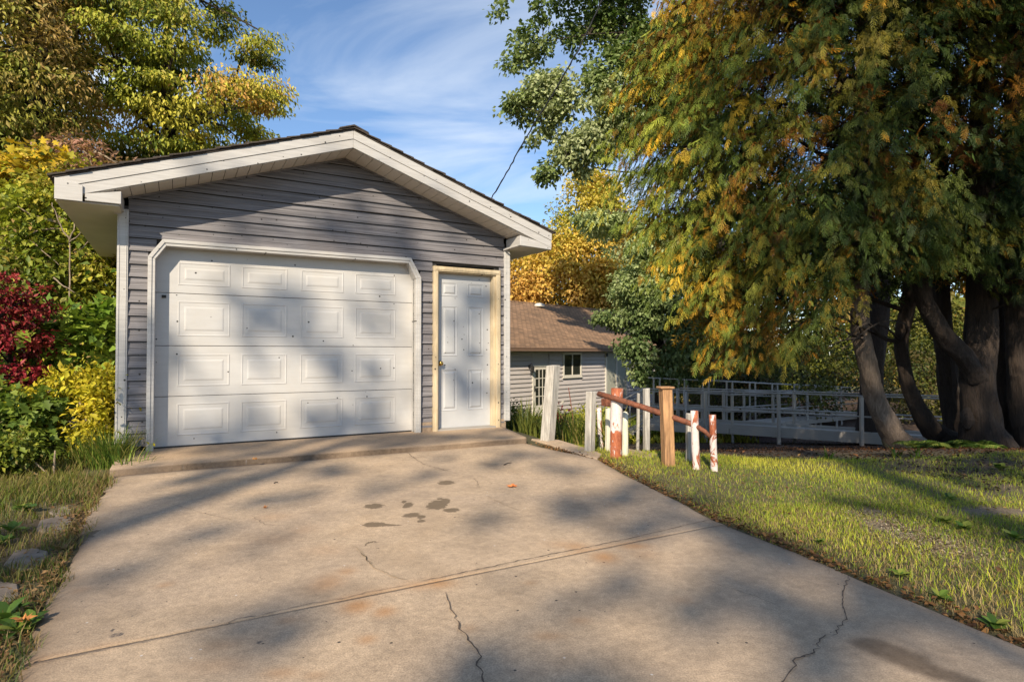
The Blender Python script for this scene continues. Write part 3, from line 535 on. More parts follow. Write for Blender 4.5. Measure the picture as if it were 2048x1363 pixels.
# roof: front slope of lapped courses
m = MB(); SL_H = 0.42
def hz(t): return 1.17 + SL_H*(t+0.45)
rows = 43; T0, T1 = -0.45, 5.55
V = []; F = []
for i in range(rows):
    t0 = T0+(T1-T0)*i/rows; t1 = T0+(T1-T0)*(i+1)/rows; o_ = len(V)
    V += [(HL-0.3, t0, hz(t0)+0.0), (HR+0.3, t0, hz(t0)+0.0), (HR+0.3, t0, hz(t0)+0.016), (HL-0.3, t0, hz(t0)+0.016), (HR+0.3, t1, hz(t1)+0.003), (HL-0.3, t1, hz(t1)+0.003)]
    F += [(o_, o_+1, o_+2, o_+3), (o_+3, o_+2, o_+4, o_+5)]
m.add(V, F); rf = m.build('roof', M['hroof'], ho)
m = MB(); m.add([(HL-0.3, T1, hz(T1)), (HR+0.3, T1, hz(T1)), (HR+0.3, 10.4, 1.2), (HL-0.3, 10.4, 1.2)], [(0,1,2,3)]); m.build('rear_slope', M['hroof'], rf)
m = MB(); m.prism([(HL-0.3, hz(T1)-0.02), (HR+0.3, hz(T1)-0.02), (HR+0.3, hz(T1)+0.04), (HL-0.3, hz(T1)+0.04)], T1-0.12, T1+0.12); m.build('ridge_cap', M['hroof'], rf)
m = MB(); m.tube([(7.95, 4.95, hz(4.95)+0.03), (7.95, 4.95, hz(4.95)+0.10), (7.95, 4.93, hz(4.95)+0.19), (7.95,4.93,hz(4.95)+0.24)], [0.28, 0.30, 0.22, 0.05], 12); m.build('roof_vent', M['htrim'], rf, smooth=True)
m = MB(); m.box(HL-0.3, HR+0.3, -0.57, -0.452, 1.045, 1.165); m.box(HL-0.3, HR+0.3, -0.585, -0.5705, 1.15, 1.172); m.build('gutter', M['gutter'], ho)
m = MB(); m.box(HL-0.2, HR+0.2, -0.45, -0.032, 1.03, 1.042); m.build('eave_soffit', M['htrim'], ho)
def frame(mb, x0, x1, z0, z1, w, t0, t1):
    mb.box(x0, x1, t0, t1, z1-w, z1); mb.box(x0, x1, t0, t1, z0, z0+w); mb.box(x0, x0+w, t0, t1, z0+w+0.001, z1-w-0.001); mb.box(x1-w, x1, t0, t1, z0+w+0.001, z1-w-0.001)
# glazed door: frame, slab, twelve panes behind muntins
m = MB(); frame(m, 1.36, 2.47, -1.62, 0.50, 0.09, -0.06, 0.0); m.build('door_frame', M['htrim'], ho)
hd = MB(); frame(hd, 1.455, 2.375, -1.58, 0.405, 0.115, -0.035, -0.004); hd.box(1.57, 2.26, -0.035, -0.004, -1.465, -1.20); hd = hd.build('glazed_door', M['htrim'], ho)
for i in range(3):
    for j in range(4):
        x0 = 1.585+0.228*i; zz0 = -1.165+0.365*j; m = MB(); m.box(x0+0.012, x0+0.205, -0.020, -0.012, zz0+0.012, zz0+0.35); m.build('pane', M['glass'], hd)
for i in range(1, 3):
    m = MB(); x0 = 1.585+0.228*i-0.006; m.box(x0-0.014, x0+0.014, -0.034, -0.0205, -1.199, 0.289); m.build('muntin', M['htrim'], hd)
for j in range(1, 4):
    m = MB(); zz0 = -1.165+0.365*j; m.box(1.571, 2.259, -0.032, -0.0203, zz0-0.014, zz0+0.014); m.build('muntin', M['htrim'], hd)
m = MB(); m.box(1.49, 1.54, -0.05, -0.0355, -0.60, -0.36); m.tube([(1.515,-0.05,-0.5),(1.515,-0.09,-0.5),(1.60,-0.095,-0.5)], 0.014, 6); m.build('handle', M['blackmetal'], hd)
def window(x0, x1, z0, z1, mid=True):
    m = MB(); frame(m, x0, x1, z0, z1, 0.085, -0.055, 0.0); w = m.build('window', M['htrim'], ho)
    xs = [x0+0.087, (x0+x1)/2-0.025, (x0+x1)/2+0.025, x1-0.087] if mid else [x0+0.087, x1-0.087]
    if mid: m = MB(); m.box(xs[1]+0.001, xs[2]-0.001, -0.045, -0.005, z0+0.086, z1-0.086); m.build('mullion', M['htrim'], w)
    for a, b in ((xs[0], xs[1]), (xs[2], xs[3])) if mid else ((xs[0], xs[1]),):
        m = MB(); m.box(a, b, -0.02, -0.01, z0+0.087, z1-0.087); m.build('pane', M['glass'], w)
    m = MB(); m.box(x0-0.04, x1+0.04, -0.08, -0.0, z0-0.05, z0-0.002); m.build('sill', M['htrim'], w)
window(3.42, 4.80, -0.07, 0.985); window(9.20, 9.93, -0.085, 0.49, False)
# two tall green-grey panels between cream posts
for x0, x1 in ((6.70, 6.82), (7.63, 7.73), (8.54, 8.64)):
    m = MB(); m.box(x0, x1, -0.07, 0.0, -1.62, 1.02); m.build('panel_post', M['htrim'], ho)
for x0, x1 in ((6.825, 7.625), (7.735, 8.535)):
    n = 5
    for i in range(n):
        a = x0+(x1-x0)*i/n; b = x0+(x1-x0)*(i+1)/n-0.006; m = MB(); m.box(a, b, -0.035, 0.0, -1.62, 1.0); m.build('panel_board', M['panelgreen'], ho)
m = MB(); m.tube([(6.76,-0.12,0.80),(6.76,-0.12,0.98)], [0.05,0.03], 8); m.build('door_lamp', M['blackmetal'], ho)
# iron lantern on the wall by the glazed door
m = MB(); x = 1.17; m.box(x-0.05, x+0.05, -0.05, -0.025, 0.30, 0.52); m.tube([(x,-0.05,0.47),(x,-0.17,0.56),(x,-0.20,0.46)], 0.012, 6); m.tube([(x,-0.20,0.46),(x,-0.20,0.42),(x,-0.20,0.22),(x,-0.20,0.18)], [0.03,0.10,0.07,0.02], 6); m.tube([(x,-0.05,0.34),(x,-0.12,0.20),(x,-0.07,0.10)], 0.012, 6)
m.build('wall_lantern', M['blackmetal'], ho)
m = MB(); m.box(3.32, 3.44, -0.06, -0.031, -1.19, -1.06); m.build('dryer_vent', M['htrim'], ho)

# ------------------------------------------------------------------ posts and pipes beside the driveway
def post(name, label, top, bot, w, mat, shape='square', rz=0.5, group=None, cap=None, cat='post'):
    zb = min(gz(bot[0], bot[1]), -0.05) - 0.10; t = Vector((top[0]-bot[0], top[1]-bot[1], top[2])); r = thing(name, label, cat, (bot[0], bot[1], 0), rz, group)
    c, s = math.cos(-rz), math.sin(-rz); tx, ty = t.x*c - t.y*s, t.x*s + t.y*c
    m = MB(); n = 7
    if shape == 'round':
        pts = [(tx*i/n + random.uniform(-.002,.002), ty*i/n, zb+(t.z-zb)*i/n) for i in range(n+1)]; m.tube(pts, [w/2*random.uniform(0.97,1.03) for _ in pts], 16, jitter=0.02); o = m.build('shaft', mat, r)
        o.data.polygons.foreach_set('use_smooth', [len(p.vertices) == 4 for p in o.data.polygons])
    else:
        V = []; h = w/2
        for i in range(n+1):
            f = i/n; ox, oy, oz = tx*f, ty*f, zb+(t.z-zb)*f
            for sx, sy in ((-1,-1),(1,-1),(1,1),(-1,1)): V.append((ox+sx*h+random.uniform(-.0015,.0015), oy+sy*h+random.uniform(-.0015,.0015), oz+(random.uniform(-.006,.006) if i == n else 0)))
        F = [(4*i+k, 4*i+(k+1) % 4, 4*i+4+(k+1) % 4, 4*i+4+k) for i in range(n) for k in range(4)] + [(3,2,1,0), tuple(range(4*n, 4*n+4))]
        m.add(V, F); m.build('shaft', mat, r, bevel=0.006)
    if cap:
        m = MB(); m.box(tx-cap/2, tx+cap/2, ty-cap/2, ty+cap/2, t.z+0.001, t.z+0.022); m.build('cap', M['tanwood'], r, bevel=0.007)
    return r
PG = 'old posts at the end of the driveway'
post('leaning_post', 'leaning white weathered square post beside the garage corner', (0.494, 7.15, 0.831), (0.407, 7.1, -0.052), 0.125, M['greywood'], rz=0.85)
post('square_post', 'upright grey-white square post between leaning post and thick peeling pipe', (0.835, 6.35, 0.573), (0.817, 6.35, -0.059), 0.082, M['greywood'], rz=0.75)
post('thin_post', 'thin white peeling post entangled in vines behind the thick peeling pipe', (1.056, 7.3, 0.312), (1.085, 7.3, -0.202), 0.058, M['peel4'], 'round')
p = post('rust_topped_post', 'narrow cream post under a rusty box, left of the thick peeling pipe', (1.059, 6.6, 0.376), (1.052, 6.6, -0.116), 0.05, M['cream'])
m = MB(); x, y, z = (1.059, 6.6, 0.393); q = p.location; m.box(-0.055, 0.055, -0.055, 0.055, z+0.001, z+0.085); m.build('rusty_box', M['rust'], p, bevel=0.008)
post('thick_pipe_post', 'thick red and white peeling pipe post at the edge of the lawn', (1.057, 6.05, 0.623), (1.04, 6.05, -0.06), 0.118, M['peel'], 'round')
p = post('round_post', 'short pale cream round post with rounded top beside the thick pipe', (1.165, 6.2, 0.356), (1.164, 6.2, -0.075), 0.068, M['cream'], 'round')
x, y, z = (1.165, 6.2, 0.356); m = MB(); m.tube([(0,0,z),(0,0,z+0.012),(0,0,z+0.02)], [0.033,0.025,0.008], 14); m.build('rounded_top', M['cream'], p, smooth=True)
post('wooden_post', 'tan wooden square post with a flat wooden cap', (1.441, 5.64, 0.642), (1.47, 5.64, -0.055), 0.098, M['tanwood'], rz=0.15, cap=0.135)
post('grey_post', 'grey wooden post with shadowed lower half directly behind a peeling pipe post', (1.756, 5.95, 0.381), (1.753, 5.95, -0.121), 0.056, M['greywood'], rz=0.2)
post('peeling_pipe_post', 'mostly white peeling pipe post right of the tan wooden post', (1.669, 5.5, 0.45), (1.685, 5.5, -0.061), 0.070, M['peel3'], 'round')
post('narrow_pipe_post', 'mostly rust-red peeling pipe post, rightmost at the lawn edge', (1.817, 5.45, 0.418), (1.832, 5.45, -0.051), 0.062, M['peel2'], 'round')
pr = thing('pipe_rail', 'rusty iron pipe rail sloping down from the thick pipe to the narrow one', 'pipe rail', (0.881, 6.12, 0.563))
q0 = Vector(pr.location); m = MB(); pts = [Vector(p)-q0 for p in [(0.881, 6.12, 0.563), (1.033, 5.97, 0.523), (1.279, 5.78, 0.451), (1.44, 5.66, 0.397), (1.636, 5.53, 0.332), (1.7, 5.47, 0.298), (1.745, 5.44, 0.27), (1.783, 5.42, 0.224)]]
m.tube(pts, [0.028,0.028,0.028,0.028,0.026,0.022,0.020,0.018], 10); m.build('pipe', M['rust'], pr, smooth=True)
m = MB(); b = pts[3]; m.box(b.x-0.03, b.x+0.012, b.y-0.045, b.y-0.02, b.z-0.09, b.z-0.005); m.build('bracket', M['peel'], pr)
# ------------------------------------------------------------------ steps with handrails down to the ramp platform
st = thing('metal_steps', 'grey metal steps with slanted handrails and wooden posts at the platform end', 'steps', (3.901, 17.6) + (0,))
def wl(root, p): return Vector(p) - Vector(root.location)
def barw(root, name, p, q, w, mat, h=None):
    m = MB(); m.bar(wl(root, p), wl(root, q), w, h); return m.build(name, mat, root)
def tubew(root, name, pts, r, mat, n=7):
    m = MB(); m.tube([wl(root, p) for p in pts], r, n); return m.build(name, mat, root, smooth=True)
tubew(st, 'handrail', [(2.997, 16.6, -0.359), (3.983, 18.2, -0.118), (4.203, 18.3, -0.116)], 0.028, M['alu']); tubew(st, 'handrail', [(3.465, 17.8, -0.471), (4.345, 19.2, -0.314)], 0.026, M['alu'])
tubew(st, 'mid_rail', [(2.995, 16.6, -0.883), (4.011, 18.2, -0.821)], 0.024, M['alu'])
for p, q in [((3.117, 16.6, -1.254), (4.039, 18.2, -1.138)), ((3.117, 16.6, -1.323), (4.039, 18.2, -1.228)), ((3.373, 17.8, -1.342), (4.284, 19.3, -1.234))]: barw(st, 'stringer', p, q, 0.05, M['alu'], 0.10)
for a, b in [((3.261, 16.7, -1.282), (3.57, 17.9, -1.37)), ((3.457, 17.05, -1.258), (3.751, 18.2, -1.334)), ((3.659, 17.4, -1.232), (3.936, 18.5, -1.295)), ((3.865, 17.75, -1.203), (4.126, 18.8, -1.254))]: barw(st, 'tread', a, b, 0.24, M['alu'], 0.04)
for p, q in [((3.376, 17.2, -0.493), (3.373, 17.2, -1.349)), ((4.04, 18.25, -0.159), (4.035, 18.25, -1.219))]: tubew(st, 'baluster', [p, q], 0.02, M['alu'])
for lbl, x0, y0, y1, Y, w in [('broad', 1293, 774, 914, 7.6, 0.068), ('slim', 1277, 786, 913, 7.7, 0.034)]:
    a = Vector((1.701, 7.6, 0.531)) if lbl == 'broad' else Vector((1.621, 7.7, 0.461)); b = Vector((1.697, 7.6, -0.351)) if lbl == 'broad' else Vector((1.605, 7.7, -0.356))
    post('wooden_rail_post', 'broad square grey wooden post left of the tan capped post' if lbl == 'broad' else 'slim square grey wooden post left of the broad grey one', a[:], b[:], w, M['greywood'], rz=0.3)
# ------------------------------------------------------------------ wheelchair ramp
rp = thing('wheelchair_ramp', 'long switchback aluminium wheelchair ramp with pipe rails under the cedars', 'ramp', (8.84, 15.2, 0))
RD = Vector((0.845, -0.535, 0)); RN = Vector((0.535, 0.845, 0)); R0 = Vector((8.84, 15.2, 0))
def rpt(k, off, z): q = R0 + RD*k + RN*off; return (q.x, q.y, z)
for off, k0, k1 in ((0.0, -5.75, 5.2), (0.98, -4.9, 5.2)):
    tubew(rp, 'handrail', [rpt(k0+(k1-k0)*i/6, off, -0.115) for i in range(7)], 0.021, M['alu']); tubew(rp, 'mid_rail', [rpt(k0+(k1-k0)*i/6, off, -0.635) for i in range(7)], 0.022, M['alu'])
    for i in range(-3, 3):
        if i == -3 and off > 0: continue
        k = 1.93*i + (0.25 if off > 0 else 0); b = Vector(rpt(k, off - (0.05 if off == 0 else -0.05), 0)); m = MB(); zb = gz(b.x, b.y)-0.1; l = wl(rp, b); m.box(l.x-0.038, l.x+0.038, l.y-0.038, l.y+0.038, zb, -0.135); m.build('ramp_post', M['alu'], rp)
    for i in range(-3, 3):
        ka, kb = max(1.93*i+0.05, -5.75), 1.93*(i+1)-0.05; barw(rp, 'side_channel', rpt(ka, off, -1.165 if off == 0 else -1.12), rpt(kb, off, -1.165 if off == 0 else -1.12), 0.05, M['alu'], 0.27 if off == 0 else 0.20)
for i in range(-15, 14):
    k = i*0.385; barw(rp, 'deck_plank', rpt(k, 0.04, -1.11), rpt(k, 0.94, -1.11), 0.375, M['alu'], 0.03)
for k in (-5.7, -5.1, -4.5): tubew(rp, 'baluster', [rpt(k, 0, -0.115), rpt(k, 0, -1.03)], 0.02, M['alu'])
for k in (-5.7, -4.9): b = rpt(k, 0.0, 0); barw(rp, 'ramp_post', b[:2]+(gz(*b[:2])-0.1,), b[:2]+(-0.12,), 0.05, M['alu'])
# back run, higher, behind
A, B = Vector((4.545, 20.0, 0.148)), Vector((12.752, 22.5, -0.331)); BN = Vector((-0.28, 0.96, 0))
for off in (0, 1.1):
    tubew(rp, 'handrail', [A+BN*off, B+BN*off], 0.024, M['alu']); tubew(rp, 'mid_rail', [A+BN*off-Vector((0,0,0.45)), B+BN*off-Vector((0,0,0.45))], 0.022, M['alu'])
    for i in range(9):
        for dx in ((0, 0.22) if off == 0 else (0.1,)) if i % 2 == 0 or off == 0 else ():
            f = (i+0.2)/9 + dx/8.2; q = A.lerp(B, min(f, 1)) + BN*off; barw(rp, 'ramp_post', q, (q.x, q.y, gz(q.x, q.y)-0.05), 0.05, M['alu'])
    barw(rp, 'side_channel', A+BN*off-Vector((0,0,0.98)), B+BN*off-Vector((0,0,0.98)), 0.05, M['alu'], 0.13)
n = 20
for i in range(n):
    q = A.lerp(B, (i+0.5)/n) - Vector((0,0,0.92)); barw(rp, 'deck_plank', q+BN*0.04, q+BN*1.06, 0.40, M['alu'], 0.03)
# cross run joining the two, bright channel rising to the right
A2, B2 = Vector((5.433, 17.6, -0.206)), Vector((13.856, 25.0, -0.538)); DN2 = (B2-A2).normalized(); BN2 = Vector((-DN2.y, DN2.x, 0))
for off in (0, -0.95):
    tubew(rp, 'handrail', [A2+BN2*off, B2+BN2*off], 0.027, M['alu']); tubew(rp, 'mid_rail', [A2+BN2*off-Vector((0,0,0.48)), B2+BN2*off-Vector((0,0,0.48))], 0.02, M['alu'])
    barw(rp, 'side_channel', A2+BN2*off-Vector((0,0,1.0)), B2+BN2*off-Vector((0,0,1.0)), 0.05, M['alu'], 0.14)
    for i in range(5):
        q = A2.lerp(B2, (i+0.1)/4.5)+BN2*off; barw(rp, 'ramp_post', q, (q.x, q.y, gz(q.x, q.y)-0.05), 0.065, M['alu'])
for i in range(21):
    q = A2.lerp(B2, (i+0.5)/21)-Vector((0,0,0.93)); barw(rp, 'deck_plank', q-BN2*0.04, q-BN2*0.91, 0.36, M['alu'], 0.03)
# platform at the head of the steps
for i in range(5):
    a, b = Vector((4.267, 18.6, -1.2)), Vector((5.384, 17.6, -1.112)); q = a.lerp(b, (i+0.5)/5); barw(rp, 'deck_plank', q-Vector((0.1,0.55,0.02)), q+Vector((0.1,0.6,-0.02)), 0.27, M['greywood'], 0.04)
barw(rp, 'side_channel', (4.099, 18.0, -1.234), (5.169, 16.9, -1.169), 0.06, M['alu'], 0.20)
tubew(rp, 'mid_rail', [(4.042, 18.2, -0.639), (4.725, 17.7, -0.639), (5.418, 17.1, -0.683)], 0.024, M['alu'])
for p in [(4.464, 18.0, -0.128), (4.728, 17.7, -0.139), (5.039, 17.4, -0.149), (4.927, 20.0, -0.135), (5.355, 19.5, -0.172)]: tubew(rp, 'baluster', [p, (p[0], p[1], gz(p[0], p[1])-0.05)], 0.03, M['alu'])

# ------------------------------------------------------------------ service cable over the roof
cb = thing('service_cable', 'black overhead cable rising from the garage roof past the green maple', 'cable', (-0.331, 8.6, 3.14))
pts = [(-0.331, 8.6, 3.133), (-0.141, 8.4, 3.394), (0.041, 8.2, 3.654), (0.242, 8.0, 3.954), (0.432, 7.8, 4.196), (0.613, 7.6, 4.429), (0.784, 7.4, 4.671), (0.952, 7.25, 4.948), (1.083, 7.1, 5.198), (1.208, 6.95, 5.465), (1.422, 6.7, 5.992), (1.66, 6.4, 6.648)]
q0 = Vector(pts[0]); fine_ = []
for a, b in zip(pts[:-1], pts[1:]):
    for i in range(6): fine_.append(Vector(a).lerp(Vector(b), i/6) - q0 + Vector((random.gauss(0,.006), 0, random.gauss(0,.004))))
m = MB(); m.tube(fine_, [0.0095*random.uniform(0.85,1.25) for _ in fine_], 6); m.build('wire', M['black'], cb)
m = MB(); m.tube([(0,0,-0.12),(0,0,0.06)], 0.02, 6); m.build('roof_clamp', M['blackmetal'], cb)
# ------------------------------------------------------------------ flagstones sunk in the left verge
for lbl, pts in (('pale flat flagstone in the left verge, farthest from the camera', [(-2.826, 3.583), (-2.956, 3.778), (-2.927, 3.872), (-2.813, 3.848), (-2.7, 3.711), (-2.645, 3.563), (-2.693, 3.503)]),
                 ('grey flagstone with dark pit in the middle of the left verge', [(-2.534, 3.014), (-2.646, 3.215), (-2.566, 3.249), (-2.458, 3.199), (-2.354, 3.058), (-2.333, 2.943), (-2.413, 2.916)]),
                 ('brownish flagstone nearest the camera in the left verge', [(-2.383, 2.708), (-2.36, 2.786), (-2.247, 2.75), (-2.134, 2.623), (-2.089, 2.493), (-2.171, 2.469)]),
                 ('small buried flagstone between the grass and the driveway', [(-3.054, 3.971), (-3.067, 4.128), (-2.966, 4.074), (-2.891, 3.945), (-2.936, 3.884)])):
    c = np.mean(pts, 0); o = thing('flagstone', lbl, 'stone', (c[0], c[1], gz(c[0], c[1])-0.012), 0, 'flagstones in the left verge'); m = MB()
    m.plate([(p[0]-c[0], p[1]-c[1]) for p in pts], -0.08, 0.022); m.build('slab', M['stone'], o, bevel=0.006)
# fallen leaf lying on the driveway, with a few twigs
def fallen(name, label, x, y, size, col, rz):
    n = 7; V = [(0,0,0.002)]; F = []; lobes = 10
    for i in range(lobes*2):
        a = 2*PI*i/(lobes*2); r = size*(1.0 if i % 2 == 0 else 0.55)*random.uniform(0.8,1.1); V.append((r*math.cos(a), r*0.8*math.sin(a), 0.004+0.02*abs(math.sin(a*1.5))*random.random()))
    for i in range(lobes*2): F.append((0, 1+i, 1+(i+1) % (lobes*2)))
    m = MB(); m.add(V, F); o = m.build(name, m_simple(name+'_colour', col, 0.6, 0, 0.3, 40)); o.location = (x, y, -0.055); o.rotation_euler = (0, 0, rz); return tag(o, label, 'leaf')
x, y = (0.0, 4.662); fallen('fallen_leaf', 'bright orange fallen leaf on the concrete right of the damp marks', x, y, 0.055, (0.60,0.20,0.06), 0.4)
x, y = (-1.644, 4.022); fallen('fallen_leaf', 'tiny orange leaf scrap on the left half of the driveway', x, y, 0.018, (0.55,0.25,0.09), 1.4)
x, y = (-0.25, 5.466); o = fallen('fallen_leaf', 'small orange leaf on the apron edge below the entry door', x, y, 0.03, (0.5,0.22,0.05), 2.4); x, y = (-2.343, 5.491); o.location = (x, y, 0.006)
o['label'] = 'small orange leaf on the apron edge below the overhead door'
for lbl, pts in (('thin dark twig lying across the upper right of the driveway', [(-0.074, 5.545), (-0.005, 5.644)]), ('short dark twig on the concrete in the left half near the apron', [(-1.883, 4.767), (-1.858, 4.786)])):
    t = MB(); a, b = Vector((*pts[0], -0.05)), Vector((*pts[1], -0.048)); t.tube([(0,0,0), (b-a)*0.5+Vector((0,0.006,0.004)), b-a], [0.005,0.004,0.003], 5); o = t.build('twig', M['dbark']); o.location = a; tag(o, lbl, 'twig')

# ------------------------------------------------------------------ foliage helpers
def nrmz(v): return v / np.maximum(np.linalg.norm(v, axis=1, keepdims=True), 1e-9)
def in_poly(x, z, poly):
    poly = np.asarray(poly, float); n = len(poly); ins = np.zeros(len(x), bool); dist = np.full(len(x), 1e9)
    for i in range(n):
        x1, z1 = poly[i]; x2, z2 = poly[(i+1) % n]
        c = ((z1 > z) != (z2 > z)) & (x < (x2-x1)*(z-z1)/((z2-z1) if abs(z2-z1) > 1e-9 else 1e-9) + x1); ins ^= c
        dx, dz = x2-x1, z2-z1; t = (((x-x1)*dx + (z-z1)*dz)/max(dx*dx+dz*dz, 1e-9)).clip(0, 1); dist = np.minimum(dist, np.hypot(x-x1-t*dx, z-z1-t*dz))
    return ins, dist
def volume(poly, Y0, thick, n, seed, gap=0.0, gf=1.6, shell=0.5, ragged=0.25):
    r = np.random.default_rng(seed); P = np.asarray(poly, float); lo, hi = P.min(0)-ragged, P.max(0)+ragged; out = []
    got = 0
    while got < n:
        q = lo + (hi-lo)*r.random((n*3, 2)); ins, d = in_poly(q[:, 0], q[:, 1], poly); rg = ragged*snoise(q, 2.2, seed+1)
        sd = np.where(ins, d, -d) + rg; k = sd > 0; q = q[k]; d = sd[k]
        dm = max(0.3, min(hi-lo)*0.3); h = thick*np.sqrt((d/dm).clip(0.02, 1)); u = r.random(len(q)); y = Y0 + h*np.where(r.random(len(q)) < 0.68, -1, 1)*(u**shell)
        p = np.stack([q[:, 0], y, q[:, 1]], 1)
        if gap > -9: p = p[snoise(p, gf, seed+2) > gap - 1.0*0 - 0.0] if gap > 0 else p[snoise(p, gf, seed+2) > gap]
        out.append(p); got += len(p)
    return np.concatenate(out)[:n]
def palette(p, pal, seed, freq=0.8, jit=0.35):
    r = np.random.default_rng(seed); pal = np.asarray(pal, float); t = (snoise(p, freq, seed)*0.55 + 0.5 + r.normal(0, jit*0.5, len(p))).clip(0, 0.999)*(len(pal)-1); i = t.astype(int); f = (t-i)[:, None]
    return pal[i]*(1-f) + pal[np.minimum(i+1, len(pal)-1)]*f
LV = np.array([(0,0,0), (0.42,0.5,0.10), (1,0,-0.12), (0.42,-0.5,0.10)]); LF = np.array([(0,2,1), (0,3,2)])
_ml = []
for i_, (f_, w_) in enumerate([(0,0),(0.18,0.42),(0.35,0.22),(0.52,0.56),(0.66,0.20),(1.0,0.0),(0.66,-0.20),(0.52,-0.56),(0.35,-0.22),(0.18,-0.42)]): _ml.append((f_, w_, 0.16*abs(w_)-0.1*f_*f_))
MV = np.array(_ml + [(0.40,0,-0.02)]); MF = np.array([(10, (i+1) % 10, i) for i in range(10)])
def place(T, TF, pos, ax, nm, size, aspect, col):
    ax = nrmz(ax); sd = nrmz(np.cross(nm, ax)); nm = np.cross(ax, sd); n = len(pos); k = len(T)
    V = pos[:, None, :] + size[:, None, None]*(T[None, :, 0, None]*ax[:, None, :] + aspect*T[None, :, 1, None]*sd[:, None, :] + T[None, :, 2, None]*nm[:, None, :])
    F = TF[None] + (np.arange(n)*k)[:, None, None]
    return V.reshape(-1, 3), F.reshape(-1, 3), np.repeat(col, k, 0)
def crown_geo(cl, nleaf, spread, size, pal, seed, center=None, droop=0.35, aspect=0.6, freq=0.8, lobed=False, jit=0.35, flat=0.65):
    r = np.random.default_rng(seed); n = len(cl)*nleaf; c = np.repeat(cl, nleaf, 0); center = cl.mean(0) if center is None else np.asarray(center)
    scl = np.repeat(0.55+0.9*r.random(len(cl)), nleaf)[:, None]
    off = nrmz(r.normal(size=(n, 3)))*(r.random((n, 1))**0.5)*np.array([1, 1, flat])*spread*scl*1.15; pos = c + off
    out = nrmz(c-center + 0.3*r.normal(size=(n, 3)))
    ax = nrmz(r.normal(size=(n, 3))*0.75 + nrmz(off)*0.7 + out*0.4 + np.array([0, 0, -droop*2])); nm = r.normal(size=(n, 3))*0.55 + out*0.45 + np.array([0, 0, 1.0])
    col = np.repeat(palette(cl, pal, seed, freq, jit), nleaf, 0); alt = palette(pos, pal, seed+3, freq*2, 0.8); w = r.random((n, 1))*0.35
    col = (col*(1-w) + alt*w)*(0.72+0.56*r.random((n, 1)))
    return place(MV if lobed else LV, MF if lobed else LF, pos, ax, nm, size*(0.6+0.75*r.random(n)), aspect, col)
def crown(name, parts, mat, parent):
    V = []; F = []; Cc = []; o = 0
    for v, f, c in parts: V.append(v); F.append(f+o); Cc.append(c); o += len(v)
    ob = np_mesh(name, np.concatenate(V) - np.array(parent.location), np.concatenate(F), mat, parent, col=np.concatenate(Cc).clip(0.004, 0.9)); return stuff(ob)
def curve(p, q, n=7, sag=0.15, wob=0.05, r=random):
    p, q = Vector(p), Vector(q); L = (q-p).length; out = []
    w1, w2 = Vector((r.gauss(0,1), r.gauss(0,1), r.gauss(0,1)))*wob*L, Vector((r.gauss(0,1), r.gauss(0,1), r.gauss(0,1)))*wob*L
    for i in range(n+1):
        f = i/n; out.append(p.lerp(q, f) + Vector((0,0,sag*L*math.sin(PI*f))) + w1*math.sin(PI*f) + w2*math.sin(2*PI*f)*0.5)
    return out
def branches(root, trunk, tr, cl, nl, ntw, r0, bark, seed, sag=0.08, twr=0.012):
    r = random.Random(seed); loc = Vector(root.location); m = MB(); m.tube([Vector(p)-loc for p in trunk], tr, 12, jitter=0.05); m.build('trunk', bark, root, smooth=True)
    tp = [Vector(p) for p in trunk]; limbs = []
    idx = r.sample(range(len(cl)), min(nl, len(cl)))
    for i in idx:
        q = Vector(cl[i]); b = min(tp[len(tp)//3:], key=lambda p: (p-q).length + max(0, p.z-q.z+0.3)*1.5); pts = curve(b, q, 8, sag, 0.05, r); limbs.append(pts)
        m = MB(); m.tube([p-loc for p in pts], [r0*(1-0.8*k/8) for k in range(9)], 7, jitter=0.05); m.build('limb', bark, root, smooth=True)
    allp = [p for l in limbs for p in l[2:]] + tp[len(tp)//2:]
    A = np.array([p[:] for p in allp]); m = MB()
    for i in r.sample(range(len(cl)), min(ntw, len(cl))):
        q = Vector(cl[i]); k = int(np.argmin(((A-np.array(cl[i]))**2).sum(1))); m.tube([p-loc for p in curve(allp[k], q, 4, 0.05, 0.08, r)], [twr*2, twr*1.7, twr*1.3, twr, twr*0.5], 5, cap=False)
    if m.V: stuff(m.build('twigs', bark, root))
GRN, DGR, YGR, GLD, ORG, RDD, BRN = (0.085,0.135,0.025), (0.035,0.06,0.014), (0.27,0.27,0.035), (0.46,0.30,0.025), (0.42,0.19,0.025), (0.30,0.10,0.05), (0.14,0.085,0.035)

